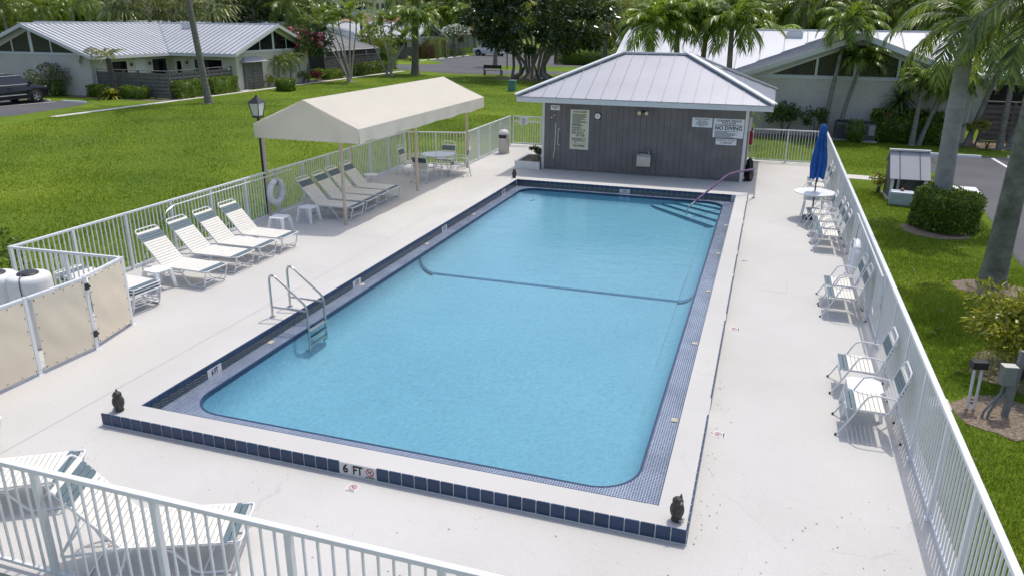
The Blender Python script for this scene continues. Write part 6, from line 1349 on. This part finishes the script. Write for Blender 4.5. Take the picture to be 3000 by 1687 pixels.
for i,(px,y,h,s,d) in enumerate([(60,74,7.6,1.2,0),(170,72,7.8,1.2,0),(250,76,8.4,1.3,0),(320,78,8.2,1.3,0),(400,74,8.0,1.25,0),(470,76,8.6,1.3,0),(545,80,9.0,1.3,0),(610,78,8.8,1.3,0),(690,74,8.8,1.25,1),(745,72,9.2,1.35,1),(795,76,8.6,1.25,1),(660,82,9.0,1.3,0),(850,86,8.6,1.3,0),(915,96,7.6,1.2,0),(1250,136,8.0,1.8,0),(1310,140,10,2.0,0),(1370,142,10.5,2.1,0),(1440,132,8.5,1.8,0),(1500,135,9,1.8,0),(1600,130,9,1.8,0),(1700,125,9,1.8,0),(1790,120,8.2,1.8,0),(1860,100,6.9,1.5,0),(1925,96,6.6,1.4,0),(1990,90,6.8,1.4,0),(2060,88,7.4,1.4,0),(2140,86,8.0,1.4,0),(2220,84,8.0,1.35,0),(2290,84,8.2,1.35,1),(2360,86,8.4,1.4,0),(2440,82,8.2,1.35,0),(2530,84,8.6,1.4,0),(2610,80,8.2,1.35,0),(2700,82,8.6,1.35,1),(2790,80,8.4,1.35,0),(2880,80,8.6,1.4,0),(2970,78,8.4,1.35,0),(-30,72,8.2,1.3,0),(3040,80,8.4,1.4,0)]): belt_tree(px, y, h, s, bool(d), i)
# --- grass
def grass(name, rects, dens, h, wd, seed, avoid=None):
    g = np.random.default_rng(seed); P = []
    for (x0,x1,y0,y1,k) in rects:
        n = int((x1-x0)*(y1-y0)*dens*k); P.append(np.stack([g.uniform(x0,x1,n),g.uniform(y0,y1,n)],1))
    P = np.concatenate(P)
    if avoid is not None: P = P[~avoid(P[:,0],P[:,1])]
    n = len(P); a = g.uniform(0,2*math.pi,n); hh = h*g.uniform(.5,1.3,n)*(1+.35*np.sin(P[:,0]*1.3)*np.sin(P[:,1]*1.1)); ln = hh*g.uniform(.2,.9,n); b_ = g.uniform(0,2*math.pi,n)
    B = np.concatenate([P,np.full((n,1),G-.005)],1); s_ = np.stack([np.cos(a),np.sin(a),np.zeros(n)],1)*wd*g.uniform(.6,1.3,n)[:,None]
    T = B+np.stack([np.cos(b_)*ln,np.sin(b_)*ln,hh],1); V = np.stack([B-s_/2,B+s_/2,T],1).reshape(-1,3)
    o = link(name, npmesh(name, V, np.arange(3*n).reshape(n,3), grass_blade)); stuff(o); o['label'] = 'short green lawn grass blades'; return o
def av_r(x, y): return (((x-12.35)/.72)**2+((y-10.2)/.55)**2 < 1)|(((x-11.25)/.75)**2+((y-4.25)/.62)**2 < 1)|(((x-12.15)/1.0)**2+((y-14.95)/.95)**2 < 1)|((y > 21.3)&(y < 22.4)&(x < 13.2))|((x > 11.3)&(x < 12.6)&(y > 18.3)&(y < 19.6))
grass('grass', [(9.99,13.35,-3,12,1.6),(9.99,13.5,12,20,1.0),(9.99,13.4,20,30.9,.45),(7.3,14,24.0,31,.3),(-3,10,-3.15,-2.55,1.2)], 1500, .055, .010, 1, av_r)
grass('grass', [(-28,-4.7,-6,14,1),(-28,-4.7,14,34,.6),(-9,0,24.5,60,.25),(-27.6,-9,34,62,.3)], 330, .06, .022, 2)

# --- fallen debris on the deck, leaves on the lawn
def litter(name, label, n, fn, size, mt, z, seed):
    g = np.random.default_rng(seed); P = fn(g, n); C = np.concatenate([P, np.full((len(P),1), z)], 1); a = g.uniform(0, 6.28, len(P)); D = np.stack([np.cos(a), np.sin(a), g.normal(size=len(P))*.12], 1)
    S = np.stack([-np.sin(a), np.cos(a), np.zeros(len(P))], 1); sz = size*g.uniform(.35, 1.3, len(P))[:,None]; N_ = np.array([0,0,.12])*sz
    V = np.stack([C-D*sz*.5, C+S*sz*.2+N_, C+D*sz*.5, C-S*sz*.2+N_*.3], 1).reshape(-1,3)
    o = stuff(link(name, npmesh(name, V, np.arange(len(V)).reshape(-1,4), mt))); o['label'] = label; return o
brown = M('dry_leaf', (.16,.115,.07), .9, 0, .5, 40)
litter('debris', 'tiny dry leaf bits scattered on the deck', 200, lambda g, n: np.concatenate([np.stack([g.uniform(7.5,9.7,n//2), g.uniform(-2.3,1.2,n//2)],1), np.stack([g.uniform(2.5,8.5,n//4), g.uniform(-1.6,-.2,n//4)],1), np.stack([7.46+np.abs(g.normal(size=n//4))*.12, g.uniform(0,5,n//4)],1)]), .024, brown, DZ+.004, 91)
litter('leaf_litter', 'dry leaves scattered under the ficus and over the lawn', 900, lambda g, n: np.concatenate([np.stack([g.normal(-12.6,3.2,n//2), g.normal(60.0,2.6,n//2)],1), np.stack([g.uniform(-24,-5,n//4), g.uniform(0,30,n//4)],1), np.stack([g.normal(-5.8,.9,n//8), g.normal(25.9,.35,n//8)],1), np.stack([g.uniform(10.2,13,n//8), g.uniform(0,20,n//8)],1)]), .13, brown, G+.05, 92)

b = MB()
for x0,y0,x1,y1 in [(-.62,-2.4,-.62,18.6),(-4.4,9.3,-.62,9.3),(-4.4,1.2,-2.2,1.2),(7.9,8.35,8.42,8.3),(8.42,8.3,8.44,9.35),(-.6,-1.15,3.0,-1.15)]:
    d = Vector((x1-x0,y1-y0)).normalized(); n = Vector((-d.y,d.x))*.004
    b.add([(x0+n.x,y0+n.y,DZ+.003),(x0-n.x,y0-n.y,DZ+.003),(x1-n.x,y1-n.y,DZ+.003),(x1+n.x,y1+n.y,DZ+.003)], [(0,1,2,3)])
struct(b.build('deck_joint', M('joint_grey', (.45,.44,.425), .9, 0, .2, 6)))
